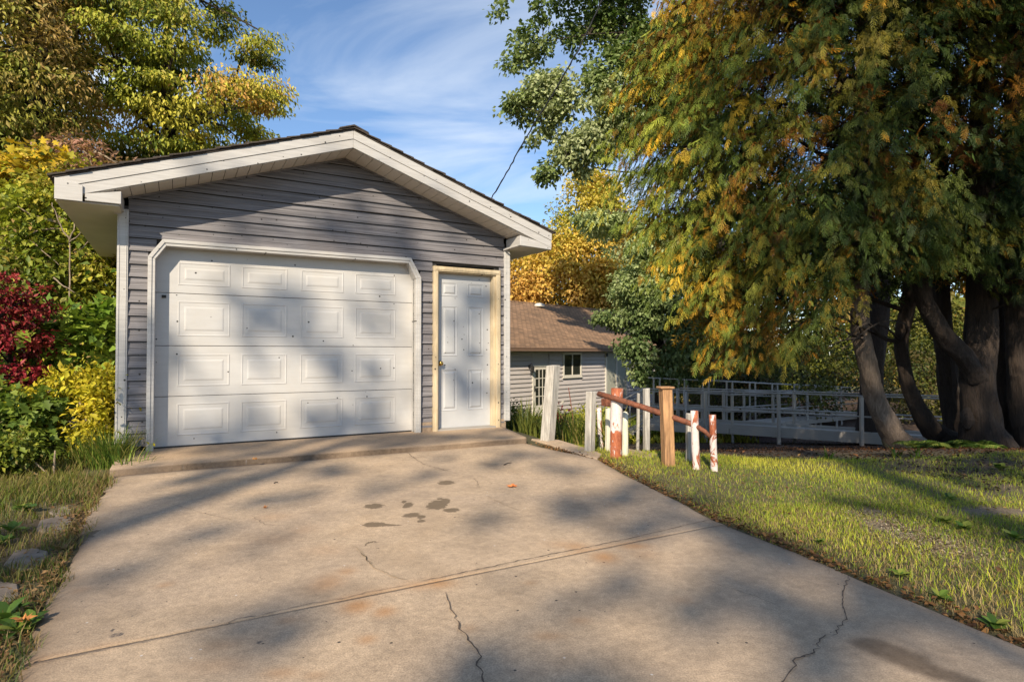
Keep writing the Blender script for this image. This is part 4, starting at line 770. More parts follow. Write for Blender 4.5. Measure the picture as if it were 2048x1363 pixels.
# ------------------------------------------------------------------ trees on the left
def leafy(name, label, cat, base, trunk_top, tr, vols, pal, seed, nleaf, spread, size, nl=8, ntw=60, r0=0.07, bark=M['dbark'], droop=0.35, aspect=0.6, freq=0.8, lobed=False, group=None, jit=0.35, lean=0.3, twr=0.012, flat=0.65, airy=False):
    root = thing(name, label, cat, (base[0], base[1], gz(base[0], base[1])-0.05), 0, group); cl = np.concatenate(vols); z0 = root.location.z
    trunk = curve((base[0], base[1], z0-0.1), trunk_top, 9, 0.0, 0.02*lean, random.Random(seed)); branches(root, trunk, [tr*(1.25 if i == 0 else 1-0.6*i/9) for i in range(10)], cl, nl, ntw, r0, bark, seed, twr=twr)
    c = cl.mean(0)-np.array([0, 0, 1.0]); parts = [crown_geo(cl, nleaf, spread, size, pal, seed, c, droop, aspect, freq, lobed, jit, flat)]
    if airy:                                        # loose outer sprigs with smaller and larger leaves and some dead ones
        q = cl[np.random.default_rng(seed+7).random(len(cl)) < 0.45]; q = q + np.random.default_rng(seed+8).normal(size=q.shape)*spread*0.9
        parts.append(crown_geo(q, max(6, nleaf//4), spread*1.25, size*0.65, [pal[0], pal[-1], (0.22,0.13,0.06), pal[1]], seed+9, c, droop*1.4, aspect*0.9, freq*2.5, False, 1.2, 0.8)); parts.append(crown_geo(q[::3], 5, spread*1.2, size*1.15, pal[1:], seed+10, c, droop, aspect, freq*2, lobed, 1.0, 0.6))
    crown('crown', parts, M['leaf'], root); return root
leafy('broadleaf_tree', 'tall yellow-green tree with dark limbs rising behind the left eave of the garage', 'tree', (-10.119, 17.5), (-10.158, 17.5, 10.93), 0.26,
      [volume([(-13.86, 13.84), (-8.39, 13.84), (-8.48, 11.08), (-8.05, 10.73), (-7.43, 10.5), (-7.04, 10.18), (-7.1, 9.92), (-6.75, 9.78), (-6.69, 9.32), (-6.85, 8.91), (-7.2, 8.62), (-6.8, 8.45), (-6.74, 8.12), (-6.44, 7.62), (-6.65, 7.36), (-6.83, 7.3), (-6.79, 6.95), (-7.19, 6.81), (-7.9, 6.87), (-8.47, 6.5), (-9.89, 6.11), (-11.74, 6.04), (-12.88, 6.11), (-13.74, 6.32)], 17, 3.0, 430, 101, -0.28, 1.15, shell=0.35, ragged=0.3)],
      [(0.05,0.085,0.018), (0.15,0.20,0.03), (0.31,0.34,0.045), (0.50,0.48,0.065), (0.64,0.54,0.09), (0.62,0.38,0.09), (0.52,0.23,0.09)], 102, 230, 0.62, 0.135, 18, 300, 0.12, droop=0.7, aspect=0.45, freq=0.7, jit=0.3, twr=0.02, flat=0.30)
leafy('dark_tree', 'dark green and brown tree at the upper left edge, left of the yellow-green tree', 'tree', (-12.048, 15.0), (-11.797, 15.0, 9.125), 0.25,
      [volume([(-15.2, 11.69), (-11.06, 11.69), (-10.32, 10.01), (-10.19, 8.82), (-10.53, 7.99), (-10.17, 7.16), (-10.62, 6.33), (-11.32, 5.85), (-12.25, 5.38), (-15.07, 5.38)], 14, 2.4, 420, 111, -0.55, 1.6)],
      [(0.05,0.085,0.02), (0.10,0.145,0.026), (0.18,0.23,0.036), (0.28,0.31,0.05), (0.36,0.33,0.065), (0.42,0.28,0.10)], 112, 100, 0.50, 0.14, 10, 120, 0.09, droop=0.5, aspect=0.42, twr=0.014)
leafy('golden_sapling', 'golden and lime leaved maple sapling below the dark limbs at the left edge', 'tree', (-8.696, 10.5), (-8.566, 10.5, 3.838), 0.06,
      [volume([(-9.59, 4.12), (-8.75, 4.12), (-8.25, 4.04), (-7.92, 4.22), (-7.68, 4.27), (-7.59, 4.0), (-7.55, 3.53), (-7.56, 3.2), (-7.89, 2.86), (-8.31, 2.69), (-9.56, 2.53)], 10, 0.9, 130, 121, -0.6, 2.5)],
      [(0.20,0.24,0.03), (0.34,0.34,0.04), (0.46,0.40,0.05), (0.58,0.40,0.03), (0.6,0.34,0.03)], 122, 38, 0.26, 0.13, 6, 40, 0.03, lobed=True, aspect=0.95, freq=1.3, airy=True)
leafy('pink_tinged_shrub', 'thin shrub with pinkish dead leaves just over the left end of the garage roof', 'shrub', (-8.231, 11.5), (-8.233, 11.5, 4.594), 0.04,
      [volume([(-8.96, 4.89), (-8.63, 5.32), (-8.24, 5.18), (-7.8, 4.98), (-7.46, 4.69), (-7.51, 4.45), (-8.04, 4.3), (-8.61, 4.06), (-8.9, 4.3)], 11.5, 0.5, 36, 131, -0.7, 3)],
      [BRN, (0.34,0.20,0.12), (0.40,0.20,0.15), (0.3,0.2,0.06)], 132, 26, 0.25, 0.12, 8, 36, 0.02, bark=M['twig'], aspect=0.45)
leafy('yellow_green_shrub', 'tall sunlit yellow-green shrub under the left eave of the garage', 'shrub', (-6.546, 9.2), (-6.523, 9.2, 2.094), 0.05,
      [volume([(-7.41, 2.75), (-6.96, 3.32), (-6.51, 3.24), (-6.16, 2.75), (-5.86, 2.37), (-5.73, 2.22), (-5.71, 0.87), (-6.55, 0.72), (-7.38, 1.32)], 9, 1.0, 240, 141, -0.3, 2.0)],
      [(0.12,0.17,0.025), (0.27,0.30,0.035), (0.36,0.36,0.04), (0.47,0.43,0.05), (0.48,0.33,0.06)], 142, 62, 0.28, 0.105, 8, 70, 0.022, bark=M['twig'], aspect=0.6, freq=1.4, airy=True)
leafy('hazy_shrub', 'grey-green twiggy shrub between the red bush and the golden sapling', 'shrub', (-7.194, 8.6), (-7.139, 8.6, 2.021), 0.04,
      [volume([(-8.16, 2.67), (-7.22, 2.74), (-6.71, 2.45), (-6.56, 1.88), (-6.7, 1.45), (-8.13, 1.3)], 8.6, 0.7, 140, 151, -0.3, 2.2)],
      [GRN, (0.16,0.20,0.04), (0.27,0.29,0.06), (0.40,0.35,0.10), (0.44,0.30,0.14)], 152, 60, 0.26, 0.085, 8, 50, 0.018, bark=M['twig'], aspect=0.5, freq=1.4, airy=True)
leafy('broad_leaved_shrub', 'bright green broad-leaved shrub beside the left corner trim of the garage', 'shrub', (-5.073, 7.3), (-5.068, 7.3, 0.646), 0.035,
      [volume([(-5.52, 1.25), (-5.13, 1.46), (-4.68, 1.55), (-4.66, 0.41), (-4.72, 0.11), (-5.23, 0.41), (-5.57, 0.77)], 7.2, 0.7, 90, 161, -0.3, 2.4)],
      [(0.08,0.15,0.025), (0.16,0.26,0.035), (0.28,0.36,0.05), (0.42,0.44,0.06)], 162, 42, 0.24, 0.14, 6, 40, 0.015, bark=M['twig'], aspect=0.85, lobed=True, freq=1.6, airy=True)
leafy('yellow_shrub', 'low glowing yellow shrub at the foot of the left corner trim', 'shrub', (-4.269, 6.0), (-4.252, 6.0, 0.456), 0.025,
      [volume([(-4.51, 0.56), (-4.32, 0.76), (-3.99, 0.78), (-3.97, 0.21), (-4.36, 0.13), (-4.56, 0.31)], 6.0, 0.35, 80, 171, -0.3, 3.2)],
      [(0.30,0.33,0.03), (0.42,0.40,0.035), (0.56,0.48,0.035), (0.58,0.44,0.04)], 172, 60, 0.17, 0.062, 5, 30, 0.012, bark=M['twig'], aspect=0.6, freq=1.8, airy=True)
leafy('red_bush', 'deep crimson bush at the left edge of the picture', 'bush', (-5.38, 6.4), (-5.354, 6.4, 1.007), 0.04,
      [volume([(-5.86, 1.66), (-5.49, 1.8), (-5.23, 1.82), (-5.07, 1.74), (-4.86, 1.7), (-4.9, 1.57), (-4.76, 1.47), (-4.81, 1.27), (-4.74, 1.12), (-4.79, 0.98), (-4.74, 0.86), (-4.87, 0.75), (-5.0, 0.64), (-5.12, 0.48), (-5.09, 0.25), (-5.31, 0.13), (-5.83, 0.06)], 6.3, 0.5, 190, 181, -0.25, 3.4)],
      [(0.045,0.007,0.010), (0.11,0.011,0.015), (0.21,0.018,0.026), (0.36,0.03,0.05), (0.40,0.07,0.06)], 182, 50, 0.17, 0.058, 8, 60, 0.012, aspect=0.5, freq=2.6, flat=0.3, jit=0.6, airy=True)
leafy('shaded_green_shrub', 'dark green shaded shrub under the crimson bush', 'shrub', (-4.919, 6.0), (-4.909, 6.0, 0.357), 0.02,
      [volume([(-5.51, 0.56), (-4.97, 0.71), (-4.68, 0.68), (-4.45, 0.56), (-4.48, 0.26), (-4.66, -0.01), (-5.5, -0.13)], 5.95, 0.4, 95, 191, -0.25, 2.8)],
      [(0.035,0.06,0.013), (0.075,0.125,0.022), (0.14,0.20,0.03), (0.24,0.28,0.04)], 192, 34, 0.17, 0.095, 5, 30, 0.010, aspect=0.8, lobed=True, freq=2, airy=True)
leafy('verge_shrub', 'low leafy yellow-green undergrowth bush along the left grass verge', 'shrub', (-3.998, 5.25), (-3.985, 5.25, 0.13), 0.015,
      [volume([(-4.81, 0.22), (-4.34, 0.28), (-4.04, 0.3), (-3.91, 0.35), (-3.73, 0.22), (-3.77, 0.03), (-3.95, -0.01), (-4.16, -0.08), (-4.81, -0.18)], 5.2, 0.45, 150, 201, -0.2, 3.6)],
      [(0.03,0.055,0.012), (0.09,0.14,0.02), (0.22,0.25,0.03), (0.38,0.36,0.05)], 202, 52, 0.14, 0.048, 4, 40, 0.008, bark=M['twig'], aspect=0.65, freq=2.2, airy=True)
# bare forked sapling in front of the yellow-green shrub
tw = thing('bare_sapling', 'bare pale forked twigs standing in front of the yellow-green shrub', 'sapling', (-5.745, 7.8) + (-0.1,))
for pts, r0 in [([(-5.727, 7.8, -0.283), (-5.746, 7.8, 0.623), (-5.751, 7.8, 1.403), (-5.772, 7.8, 1.924), (-5.773, 7.8, 2.447)], 0.016), ([(-5.772, 7.8, 2.434), (-5.828, 7.75, 2.568), (-5.877, 7.7, 2.765), (-5.893, 7.65, 2.901)], 0.011), ([(-5.773, 7.8, 2.447), (-5.722, 7.8, 2.578), (-5.742, 7.85, 2.773)], 0.01), ([(-5.772, 7.8, 2.415), (-5.596, 7.7, 2.493), (-5.385, 7.6, 2.569)], 0.009), ([(-5.706, 7.9, 2.334), (-5.553, 7.85, 2.444), (-5.421, 7.8, 2.513)], 0.007), ([(-5.987, 7.8, 1.957), (-5.785, 7.75, 1.84), (-5.655, 7.75, 1.756)], 0.01), ([(-5.39, 7.4, 1.072), (-5.362, 7.4, 1.258), (-5.486, 7.4, 1.288), (-5.456, 7.4, 1.381)], 0.008), ([(-6.61, 8.2, 2.523), (-6.324, 8.1, 2.334), (-6.056, 8.0, 2.15)], 0.008)]:
    m = MB(); p2 = []
    for a, b in zip(pts[:-1], pts[1:]):
        for i in range(3): p2.append(Vector(a).lerp(Vector(b), i/3)+Vector((random.gauss(0,.008), random.gauss(0,.008), 0))-Vector(tw.location))
    p2.append(Vector(pts[-1])-Vector(tw.location)); m.tube(p2, [r0*(1-0.6*i/len(p2)) for i in range(len(p2))], 6); m.build('stem', M['twig'], tw, smooth=True)
# woodland behind everything on the left
root = thing('woodland', 'dense mixed autumn woodland filling the gaps behind the left shrubs', 'woodland', (-14, 24, 0)); root['kind'] = 'stuff'
cl = volume([(-29.36, 7.24), (-23.61, 8.79), (-18.59, 8.21), (-14.72, 7.63), (-13.94, 6.27), (-13.86, -0.07), (-29.16, -0.84)], 23, 3.0, 420, 211, -0.8, 0.9, ragged=0.8)
crown('undergrowth', [crown_geo(cl, 60, 0.8, 0.26, [DGR, GRN, (0.16,0.18,0.03), YGR, (0.36,0.24,0.05)], 212, None, 0.4, 0.6, 0.5)], M['leaf'], root)

# ------------------------------------------------------------------ trees in the middle distance
leafy('green_maple', 'tall green maple hanging over the sky left of the cedars', 'tree', (8.318, 24.0), (7.625, 24.0, 18.315), 0.30,
      [volume([(-0.74, 13.93), (-0.4, 14.54), (-0.27, 17.23), (7.53, 17.23), (7.5, 13.58), (5.04, 13.2), (4.05, 12.85), (3.43, 13.2), (3.14, 12.47), (2.67, 12.97), (2.2, 12.28), (1.86, 12.81), (1.4, 12.59), (1.29, 12.09), (0.83, 11.86), (0.53, 12.01), (-0.04, 11.63), (-0.11, 12.05), (0.15, 12.36), (-0.38, 12.43), (-0.23, 12.7), (0.3, 12.89), (-0.08, 13.12), (0.11, 13.43), (-0.61, 13.58)], 22.5, 1.8, 360, 301, -0.35, 1.6, ragged=0.16),
       volume([(-0.23, 10.3), (0.11, 10.56), (0.64, 10.71), (0.87, 11.19), (1.21, 11.48), (1.48, 11.29), (2.01, 11.48), (2.38, 11.95), (3.05, 12.24), (3.62, 12.81), (5.04, 13.2), (7.5, 13.2), (7.48, 9.0), (5.02, 8.62), (4.08, 8.81), (3.41, 8.15), (2.94, 8.05), (2.79, 7.52), (2.38, 7.63), (2.3, 7.96), (1.28, 7.63), (1.36, 7.9), (1.91, 8.28), (1.66, 8.62), (2.04, 8.91), (1.53, 9.34), (1.09, 9.1), (0.79, 8.89), (0.68, 9.0), (1.15, 9.48), (0.87, 9.86), (0.11, 9.72)], 22.5, 1.8, 500, 302, -0.35, 1.6, ragged=0.16)],
      [(0.06,0.105,0.025), (0.12,0.175,0.045), (0.20,0.255,0.085), (0.30,0.34,0.15), (0.40,0.43,0.23)], 303, 66, 0.40, 0.16, 14, 300, 0.06, aspect=0.8, droop=0.3, freq=1.2, lobed=False, twr=0.010)
leafy('silvery_maple', 'pale silvery-green tree reaching over the house roof and steps', 'tree', (5.316, 22.0), (5.63, 22.0, 5.119), 0.18,
      [volume([(2.07, 5.78), (2.39, 6.02), (2.92, 5.92), (3.36, 5.64), (3.97, 5.78), (4.85, 5.46), (6.95, 4.23), (7.81, 2.12), (7.8, 0.72), (6.92, 0.28), (6.08, -0.19), (4.82, -0.07), (4.39, 0.28), (4.34, 0.68), (3.71, 0.93), (3.57, 1.24), (3.96, 1.45), (4.17, 1.73), (3.64, 1.91), (3.17, 1.98), (2.87, 2.19), (3.08, 2.4), (3.78, 2.33), (3.96, 2.82), (3.47, 3.08), (3.79, 3.7), (3.3, 3.94), (3.48, 4.49), (3.09, 5.11), (2.48, 5.46)], 21, 1.5, 470, 311, -0.5, 1.5, ragged=0.15)],
      [(0.07,0.115,0.035), (0.16,0.21,0.07), (0.27,0.33,0.13), (0.40,0.45,0.21), (0.52,0.55,0.32)], 312, 75, 0.33, 0.135, 10, 160, 0.05, aspect=0.7, droop=0.6, freq=1.1, twr=0.010)
leafy('orange_maple', 'bright orange autumn tree behind the house roof', 'tree', (4.619, 44.0), (4.64, 44.0, 11.105), 0.3,
      [volume([(-1.37, 3.26), (-0.84, 6.77), (0.56, 7.47), (1.26, 8.88), (2.85, 10.12), (3.09, 11.35), (3.66, 12.69), (4.72, 13.26), (5.84, 13.47), (6.72, 12.69), (7.94, 10.64), (9.69, 8.88), (10.37, 2.91), (4.41, 2.91)], 42, 3.2, 480, 321, -0.75, 0.6, ragged=0.35)],
      [(0.32,0.34,0.05), (0.52,0.44,0.07), (0.62,0.46,0.09), (0.64,0.41,0.09), (0.58,0.32,0.08)], 322, 105, 0.95, 0.25, 12, 120, 0.12, aspect=0.65, freq=0.35, twr=0.03)
for nm, lbl, x, Y, poly, pal, sd in (  # shade under the cedars is put into these darkened leaf palettes
    ('lime_tree', 'lime-green tree with painted-in shade beyond the ramp left of the curved pale trunk', 1640, 34, [(14.18, 0.29), (15.29, 1.39), (16.95, 2.36), (18.61, 2.77), (19.84, 2.22), (19.8, -0.8), (18.29, -1.35), (15.82, -1.22), (14.31, -0.94)], [(0.012,0.02,0.006), (0.045,0.06,0.012), (0.19,0.20,0.03)], 401),
    ('speckled_tree', 'pale yellow and rust speckled tree beyond the back run of the ramp', 1500, 36, [(12.17, -0.07), (13.08, 1.43), (15.18, 1.73), (16.07, 0.23), (16.06, -1.27), (12.46, -1.42)], [(0.010,0.014,0.005), (0.03,0.035,0.012), (0.18,0.16,0.05), (0.25,0.11,0.04)], 411),
    ('shady_tree', 'mid-green tree seen between the two curved trunks', 1850, 32, [(20.18, 2.71), (22.06, 3.78), (23.39, 3.25), (23.47, -0.09), (22.0, -0.75), (20.27, -0.22)], [(0.010,0.016,0.005), (0.03,0.05,0.010), (0.08,0.10,0.018), (0.20,0.19,0.035)], 421),
    ('bright_tree', 'bright yellow-green tree seen past the rightmost dark trunks', 2020, 33, [(26.18, 3.32), (28.54, 4.15), (30.73, 3.32), (30.64, -1.63), (26.39, -1.35)], [(0.04,0.06,0.012), (0.14,0.17,0.022), (0.32,0.32,0.045)], 431),
    ('far_hedge_tree', 'dark leafy tree behind the steps and platform railings', 1380, 34, [(6.96, -0.01), (8.39, 1.4), (11.79, 1.69), (12.34, -0.58), (11.77, -1.71), (7.52, -1.71)], [(0.015,0.022,0.007), (0.04,0.06,0.012), (0.13,0.12,0.025), (0.26,0.17,0.04)], 441)):
    q = ((x-1024)/1200*Y, Y); leafy(nm, lbl, 'tree', q, (q[0], q[1], 2.2), 0.14, [volume(poly, Y, 1.8, 130, sd, -0.35, 1.0, ragged=0.5)], pal, sd+1, 90, 0.6, 0.17, 5, 30, 0.05, aspect=0.6, freq=0.9, twr=0.02, jit=0.9)
root = thing('far_woods', 'far dark autumn woods closing the view behind the ramp and cedars', 'woods', (14, 52, 0)); root['kind'] = 'stuff'
cl = volume([(6.78, 9.02), (16.37, 13.38), (33.81, 16.01), (64.37, 18.64), (63.85, -3.13), (6.75, -2.7)], 52, 4, 1500, 451, -9, 0.5, ragged=1.5)
crown('canopy', [crown_geo(cl, 27, 1.7, 0.75, [DGR, (0.05,0.07,0.02), GRN, (0.2,0.16,0.03), (0.32,0.16,0.04)], 452, None, 0.4, 0.6, 0.25)], M['leaf'], root)
root2 = thing('undergrowth', 'dark leafy undergrowth on the woodland floor beyond the ramp', 'undergrowth', (12, 25, -1.6)); root2['kind'] = 'stuff'
cl2 = volume([(6.79, 0.36), (9.91, 0.77), (14.08, 1.08), (22.42, 1.5), (22.37, -1.62), (6.78, -1.62)], 25, 5.0, 330, 461, -0.5, 0.6, ragged=0.3)
crown('bushes', [crown_geo(cl2, 70, 0.6, 0.14, [(0.012,0.018,0.006), (0.03,0.045,0.010), (0.07,0.085,0.016), (0.14,0.14,0.022), (0.08,0.06,0.02)], 462, None, 0.3, 0.6, 0.9, jit=0.8)], M['leaf'], root2)
m = MB()
for i in range(16): x = 6+i*2.6+random.uniform(-1,1); m.tube([(x-14, -1+random.uniform(-2,2), -2), (x-14+random.uniform(-.6,.6), -1, 9)], [0.22, 0.14], 7)
stuff(m.build('trunks', M['dbark'], root))

# ------------------------------------------------------------------ cedars on the right
sp = [(0,0,0.02), (0.5,0.022,0.03), (1.0,0,-0.14), (0.5,-0.022,0.03)]; SV = list(sp); SFc = [(0,2,1), (0,3,2)]
for i in range(10):
    f = 0.07+0.086*i; s_ = 1 if i % 2 else -1; L_ = 0.46*(1-0.60*f)*(0.55+0.9*min(f*3, 0.5)); a = math.radians(37+8*math.sin(i*2.1)); o = len(SV); z = 0.03-0.16*f*f
    dx, dy = math.cos(a), s_*math.sin(a); w = 0.055
    SV += [(f, 0, z), (f+dx*L_*0.5-dy*w*0.5, dy*L_*0.5+dx*w*0.5, z+0.012), (f+dx*L_, dy*L_, z-0.05), (f+dx*L_*0.5+dy*w*0.5, dy*L_*0.5-dx*w*0.5, z+0.012)]
    SFc += [(o, o+2, o+1), (o, o+3, o+2)]
SV = np.array(SV); SFc = np.array(SFc)
CP = [(4.37, 9.15), (3.6, 8.03), (2.96, 7.26), (2.62, 6.84), (2.53, 6.33), (2.32, 6.11), (2.17, 5.65), (1.97, 5.31), (1.83, 5.01), (1.75, 4.65), (1.78, 4.12), (1.89, 3.58), (2.08, 3.28), (2.31, 3.07), (2.56, 2.78), (2.68, 2.44), (2.82, 2.19), (3.14, 1.69), (3.26, 1.1), (3.4, 0.65), (3.75, 0.46), (4.13, 0.44), (4.55, 0.59), (5.13, 0.71), (5.55, 0.92), (5.76, 1.36), (5.98, 1.86), (6.4, 2.19), (6.73, 1.86), (7.31, 1.98), (7.73, 2.19), (8.06, 1.86), (8.65, 1.77), (9.81, 1.77), (9.95, 9.15)]
pl = np.concatenate([volume(CP, 9.7, 1.3, 1850, 501, -0.70, 1.5, shell=0.6, ragged=0.16)]); CPR = [(4.07, 8.25), (3.46, 7.04), (3.21, 5.52), (3.1, 4.02), (3.54, 2.42), (4.12, 0.88), (6.11, 0.88), (6.86, 1.63), (7.62, 2.62), (11.68, 2.12), (11.8, 8.25)]; pr_ = volume(CPR, 11.9, 0.7, 1500, 502, -9, 1.5, ragged=0.16)
def smooth_path(P, R, k=5):
    P = [Vector(p) for p in P]; out = []; rad = []; n = len(P)
    for i in range(n-1):
        a, b, c, d = P[max(i-1, 0)], P[i], P[i+1], P[min(i+2, n-1)]
        for j in range(k):
            t = j/k; out.append(0.5*((2*b) + (c-a)*t + (2*a-5*b+4*c-d)*t*t + (3*b-a-3*c+d)*t*t*t)); rad.append((R[i]*(1-t)+R[i+1]*t)*(1+random.uniform(-.03,.03)))
    return out+[P[-1]], rad+[R[-1]]
cedars = [
 ('cedar_tree', 'spreading orange-flecked cedar whose pale curved trunk sweeps up beside the ramp', ([(7.407, 11.0, -0.938), (7.136, 11.0, -0.737), (6.876, 11.0, -0.346), (6.662, 11.0, 0.111), (6.539, 11.0, 0.614), (6.445, 11.0, 1.117), (6.376, 11.0, 1.576), (6.412, 11.0, 2.312), (6.516, 11.0, 3.326), (6.506, 11.0, 5.646), (6.474, 11.0, 9.397)], [0.3, 0.235, 0.19, 0.172, 0.16, 0.155, 0.15, 0.15, 0.14, 0.12, 0.08]), [([(9.496, 16.0, -0.948), (9.56, 16.0, -0.018), (9.714, 16.0, 1.714), (9.852, 16.0, 4.393), (9.882, 16.0, 9.124)], [0.3, 0.27, 0.27, 0.26, 0.2])]),
 ('cedar_tree', 'cedar with a slender doubly curved trunk, second from the left by the ramp', ([(8.556, 11.6, -0.86), (8.232, 11.6, -0.61), (7.947, 11.6, -0.302), (7.731, 11.6, 0.141), (7.592, 11.6, 0.594), (7.531, 11.6, 1.125), (7.626, 11.6, 1.754), (7.772, 11.6, 2.579), (7.89, 11.6, 4.92), (7.998, 11.6, 9.359)], [0.24, 0.2, 0.165, 0.135, 0.115, 0.115, 0.125, 0.13, 0.11, 0.08]), [([(8.983, 12.1, -1.029), (8.874, 12.1, -0.277), (8.766, 12.1, 0.627), (8.688, 12.1, 1.535), (8.661, 12.1, 3.256), (8.688, 12.1, 6.625)], [0.22, 0.185, 0.17, 0.165, 0.16, 0.12])]),
 ('cedar_tree', 'thickest dark cedar trunk with a burl and a heavy limb forking to the left', ([(8.537, 10.7, -0.974), (8.427, 10.7, -0.62), (8.344, 10.7, -0.221), (8.299, 10.7, 0.312), (8.325, 10.7, 0.846), (8.389, 10.7, 1.56), (8.423, 10.7, 2.634), (8.443, 10.7, 5.066), (8.469, 10.7, 9.167)], [0.48, 0.36, 0.3, 0.265, 0.25, 0.24, 0.22, 0.16, 0.1]), [([(8.241, 10.6, 0.495), (7.962, 10.55, 0.892), (7.649, 10.5, 1.181), (7.39, 10.45, 1.477), (7.22, 10.4, 1.761), (7.111, 10.4, 2.065), (7.023, 10.4, 2.588), (6.82, 10.3, 3.437)], [0.17, 0.16, 0.155, 0.15, 0.14, 0.13, 0.11, 0.07])]),
 ('cedar_tree', 'rightmost cedar with straight dark trunks at the picture edge', ([(9.511, 10.9, -1.01), (9.367, 10.9, -0.424), (9.261, 10.9, 0.3), (9.215, 10.9, 1.389), (9.203, 10.9, 2.848), (9.227, 10.9, 6.528), (9.273, 10.9, 9.32)], [0.27, 0.23, 0.21, 0.2, 0.18, 0.14, 0.08]), [([(9.314, 11.4, -1.007), (9.289, 11.4, -0.205), (9.325, 11.4, 0.838), (9.41, 11.4, 1.979), (9.523, 11.4, 3.699)], [0.22, 0.19, 0.18, 0.17, 0.14])])]
tx = np.array([Vector(c[2][0][4]).x for c in cedars]); ty = np.array([Vector(c[2][0][4]).y for c in cedars]); own = np.argmin(np.abs(pl[:, 0][:, None] - tx[None] + np.array([0.0, 0.15, 0.1, 0.3])[None]), 1)
own[pl[:, 0] < 5.6] = 0
own[(pl[:, 0] < 6.3) & (np.random.default_rng(3).random(len(pl)) < 0.35)] = 1
ZLX, ZLZ = zip(*[(0.97, 1.48), (2.04, 0.44), (3.19, 0.52), (4.11, 0.6), (4.72, 0.77), (5.11, 1.09), (5.46, 1.79), (5.89, 2.17), (6.19, 1.9), (6.73, 2.02), (7.12, 2.21), (7.42, 1.9), (7.95, 1.79), (9.8, 1.79)])
UPC = volume([(4.6,7.5),(11.5,7.5),(10.8,12),(9.5,16),(8.2,18),(6.8,15),(5.4,11)], 11.2, 1.6, 650, 503, -9, 1.5, ragged=0.3)
SV2 = np.concatenate([SV[:4]] + [SV[4+4*i:8+4*i]*np.array([1, 1.25, 1]) for i in (0, 1, 4, 5, 8)]); SF2 = SFc[:12]
def cedar_geo(p, tr, seed, per=26, T=None, TF=None, big=1.0):
    r = np.random.default_rng(seed); n = len(p); h = p - np.array([tr[0], tr[1], 0]); h[:, 2] = 0; out = nrmz(h + r.normal(size=(n, 3))*np.array([1.2, 1.0, 0])*0.9 + np.array([-0.5, -1.1, 0])); out[:, 2] = 0; out = nrmz(out)
    sd = np.stack([-out[:, 1], out[:, 0], 0*out[:, 0]], 1); L = 0.55+0.7*r.random(n); f = np.tile((np.arange(per)+0.5)/per, n); f0 = f; P = np.repeat(p, per, 0); O = np.repeat(out, per, 0); S = np.repeat(sd, per, 0); LL = np.repeat(L, per)
    drop = np.repeat(0.35+0.5*r.random(n), per); q = P + O*((f-0.4)*LL)[:, None] + np.array([0, 0, -1.0])*(drop*LL*f*f)[:, None] + r.normal(size=P.shape)*0.05
    sg = np.where(np.arange(len(f)) % 2 == 0, 1.0, -1.0); ax = nrmz(O*0.75 + S*(sg*(0.75-0.45*f))[:, None] + np.array([0, 0, -1.0])*(0.75+0.6*f)[:, None] + r.normal(size=P.shape)*0.28)
    nm = nrmz(np.array([0, 0, 0.8]) + O*0.5 + r.normal(size=P.shape)*0.5); size = (0.10+0.17*r.random(len(f)))*(1.1-0.3*f)
    zl = np.interp(q[:, 0], ZLX, ZLZ) + 0.22 + 0.10*np.repeat(r.normal(size=n), per); kp = q[:, 2] > zl; P, O, S, f, q, ax, nm, size = [a_[kp] for a_ in (P, O, S, f, q, ax, nm, size)]
    g = np.array([(0.020,0.036,0.008), (0.040,0.068,0.013), (0.065,0.098,0.018), (0.10,0.115,0.018), (0.19,0.15,0.018)]); a = np.array([(0.13,0.045,0.012), (0.24,0.095,0.014), (0.36,0.165,0.018), (0.46,0.25,0.025)])
    cg = np.repeat(palette(p, g, seed+1, 1.6, 0.5), per, 0); ca = np.repeat(palette(p, a, seed+2, 1.6, 0.6), per, 0); left = ((4.7-np.repeat(p, per, 0)[:, 0])/2.4).clip(0, 1)
    on = np.repeat(snoise(p, 1.8, seed+3) + r.normal(0, 0.35, n), per) + 0.55*left + 0.35*(0.5-f0) + r.normal(0, 0.22, len(f0)); w = ((on-0.30)*3.0).clip(0, 1)[:, None]
    cg = cg*(1+2.2*left[:, None]*np.array([1.45,1.05,0.7])); ca = ca*(1-0.6*left[:, None]) + 0.6*left[:, None]*np.array([0.62,0.40,0.035])*(ca[:, :1]*2.2).clip(0.3, 1.1); w = w; col = (cg*(1-w)+ca*w)*(0.7+0.6*r.random((len(w), 1))); col = col[kp]  # sunlight on the left side painted into the spray colours, brighter and more golden
    return place(SV if T is None else T, SFc if TF is None else TF, q, ax, nm, size*big, 1.0 if T is None else 1.7, col)
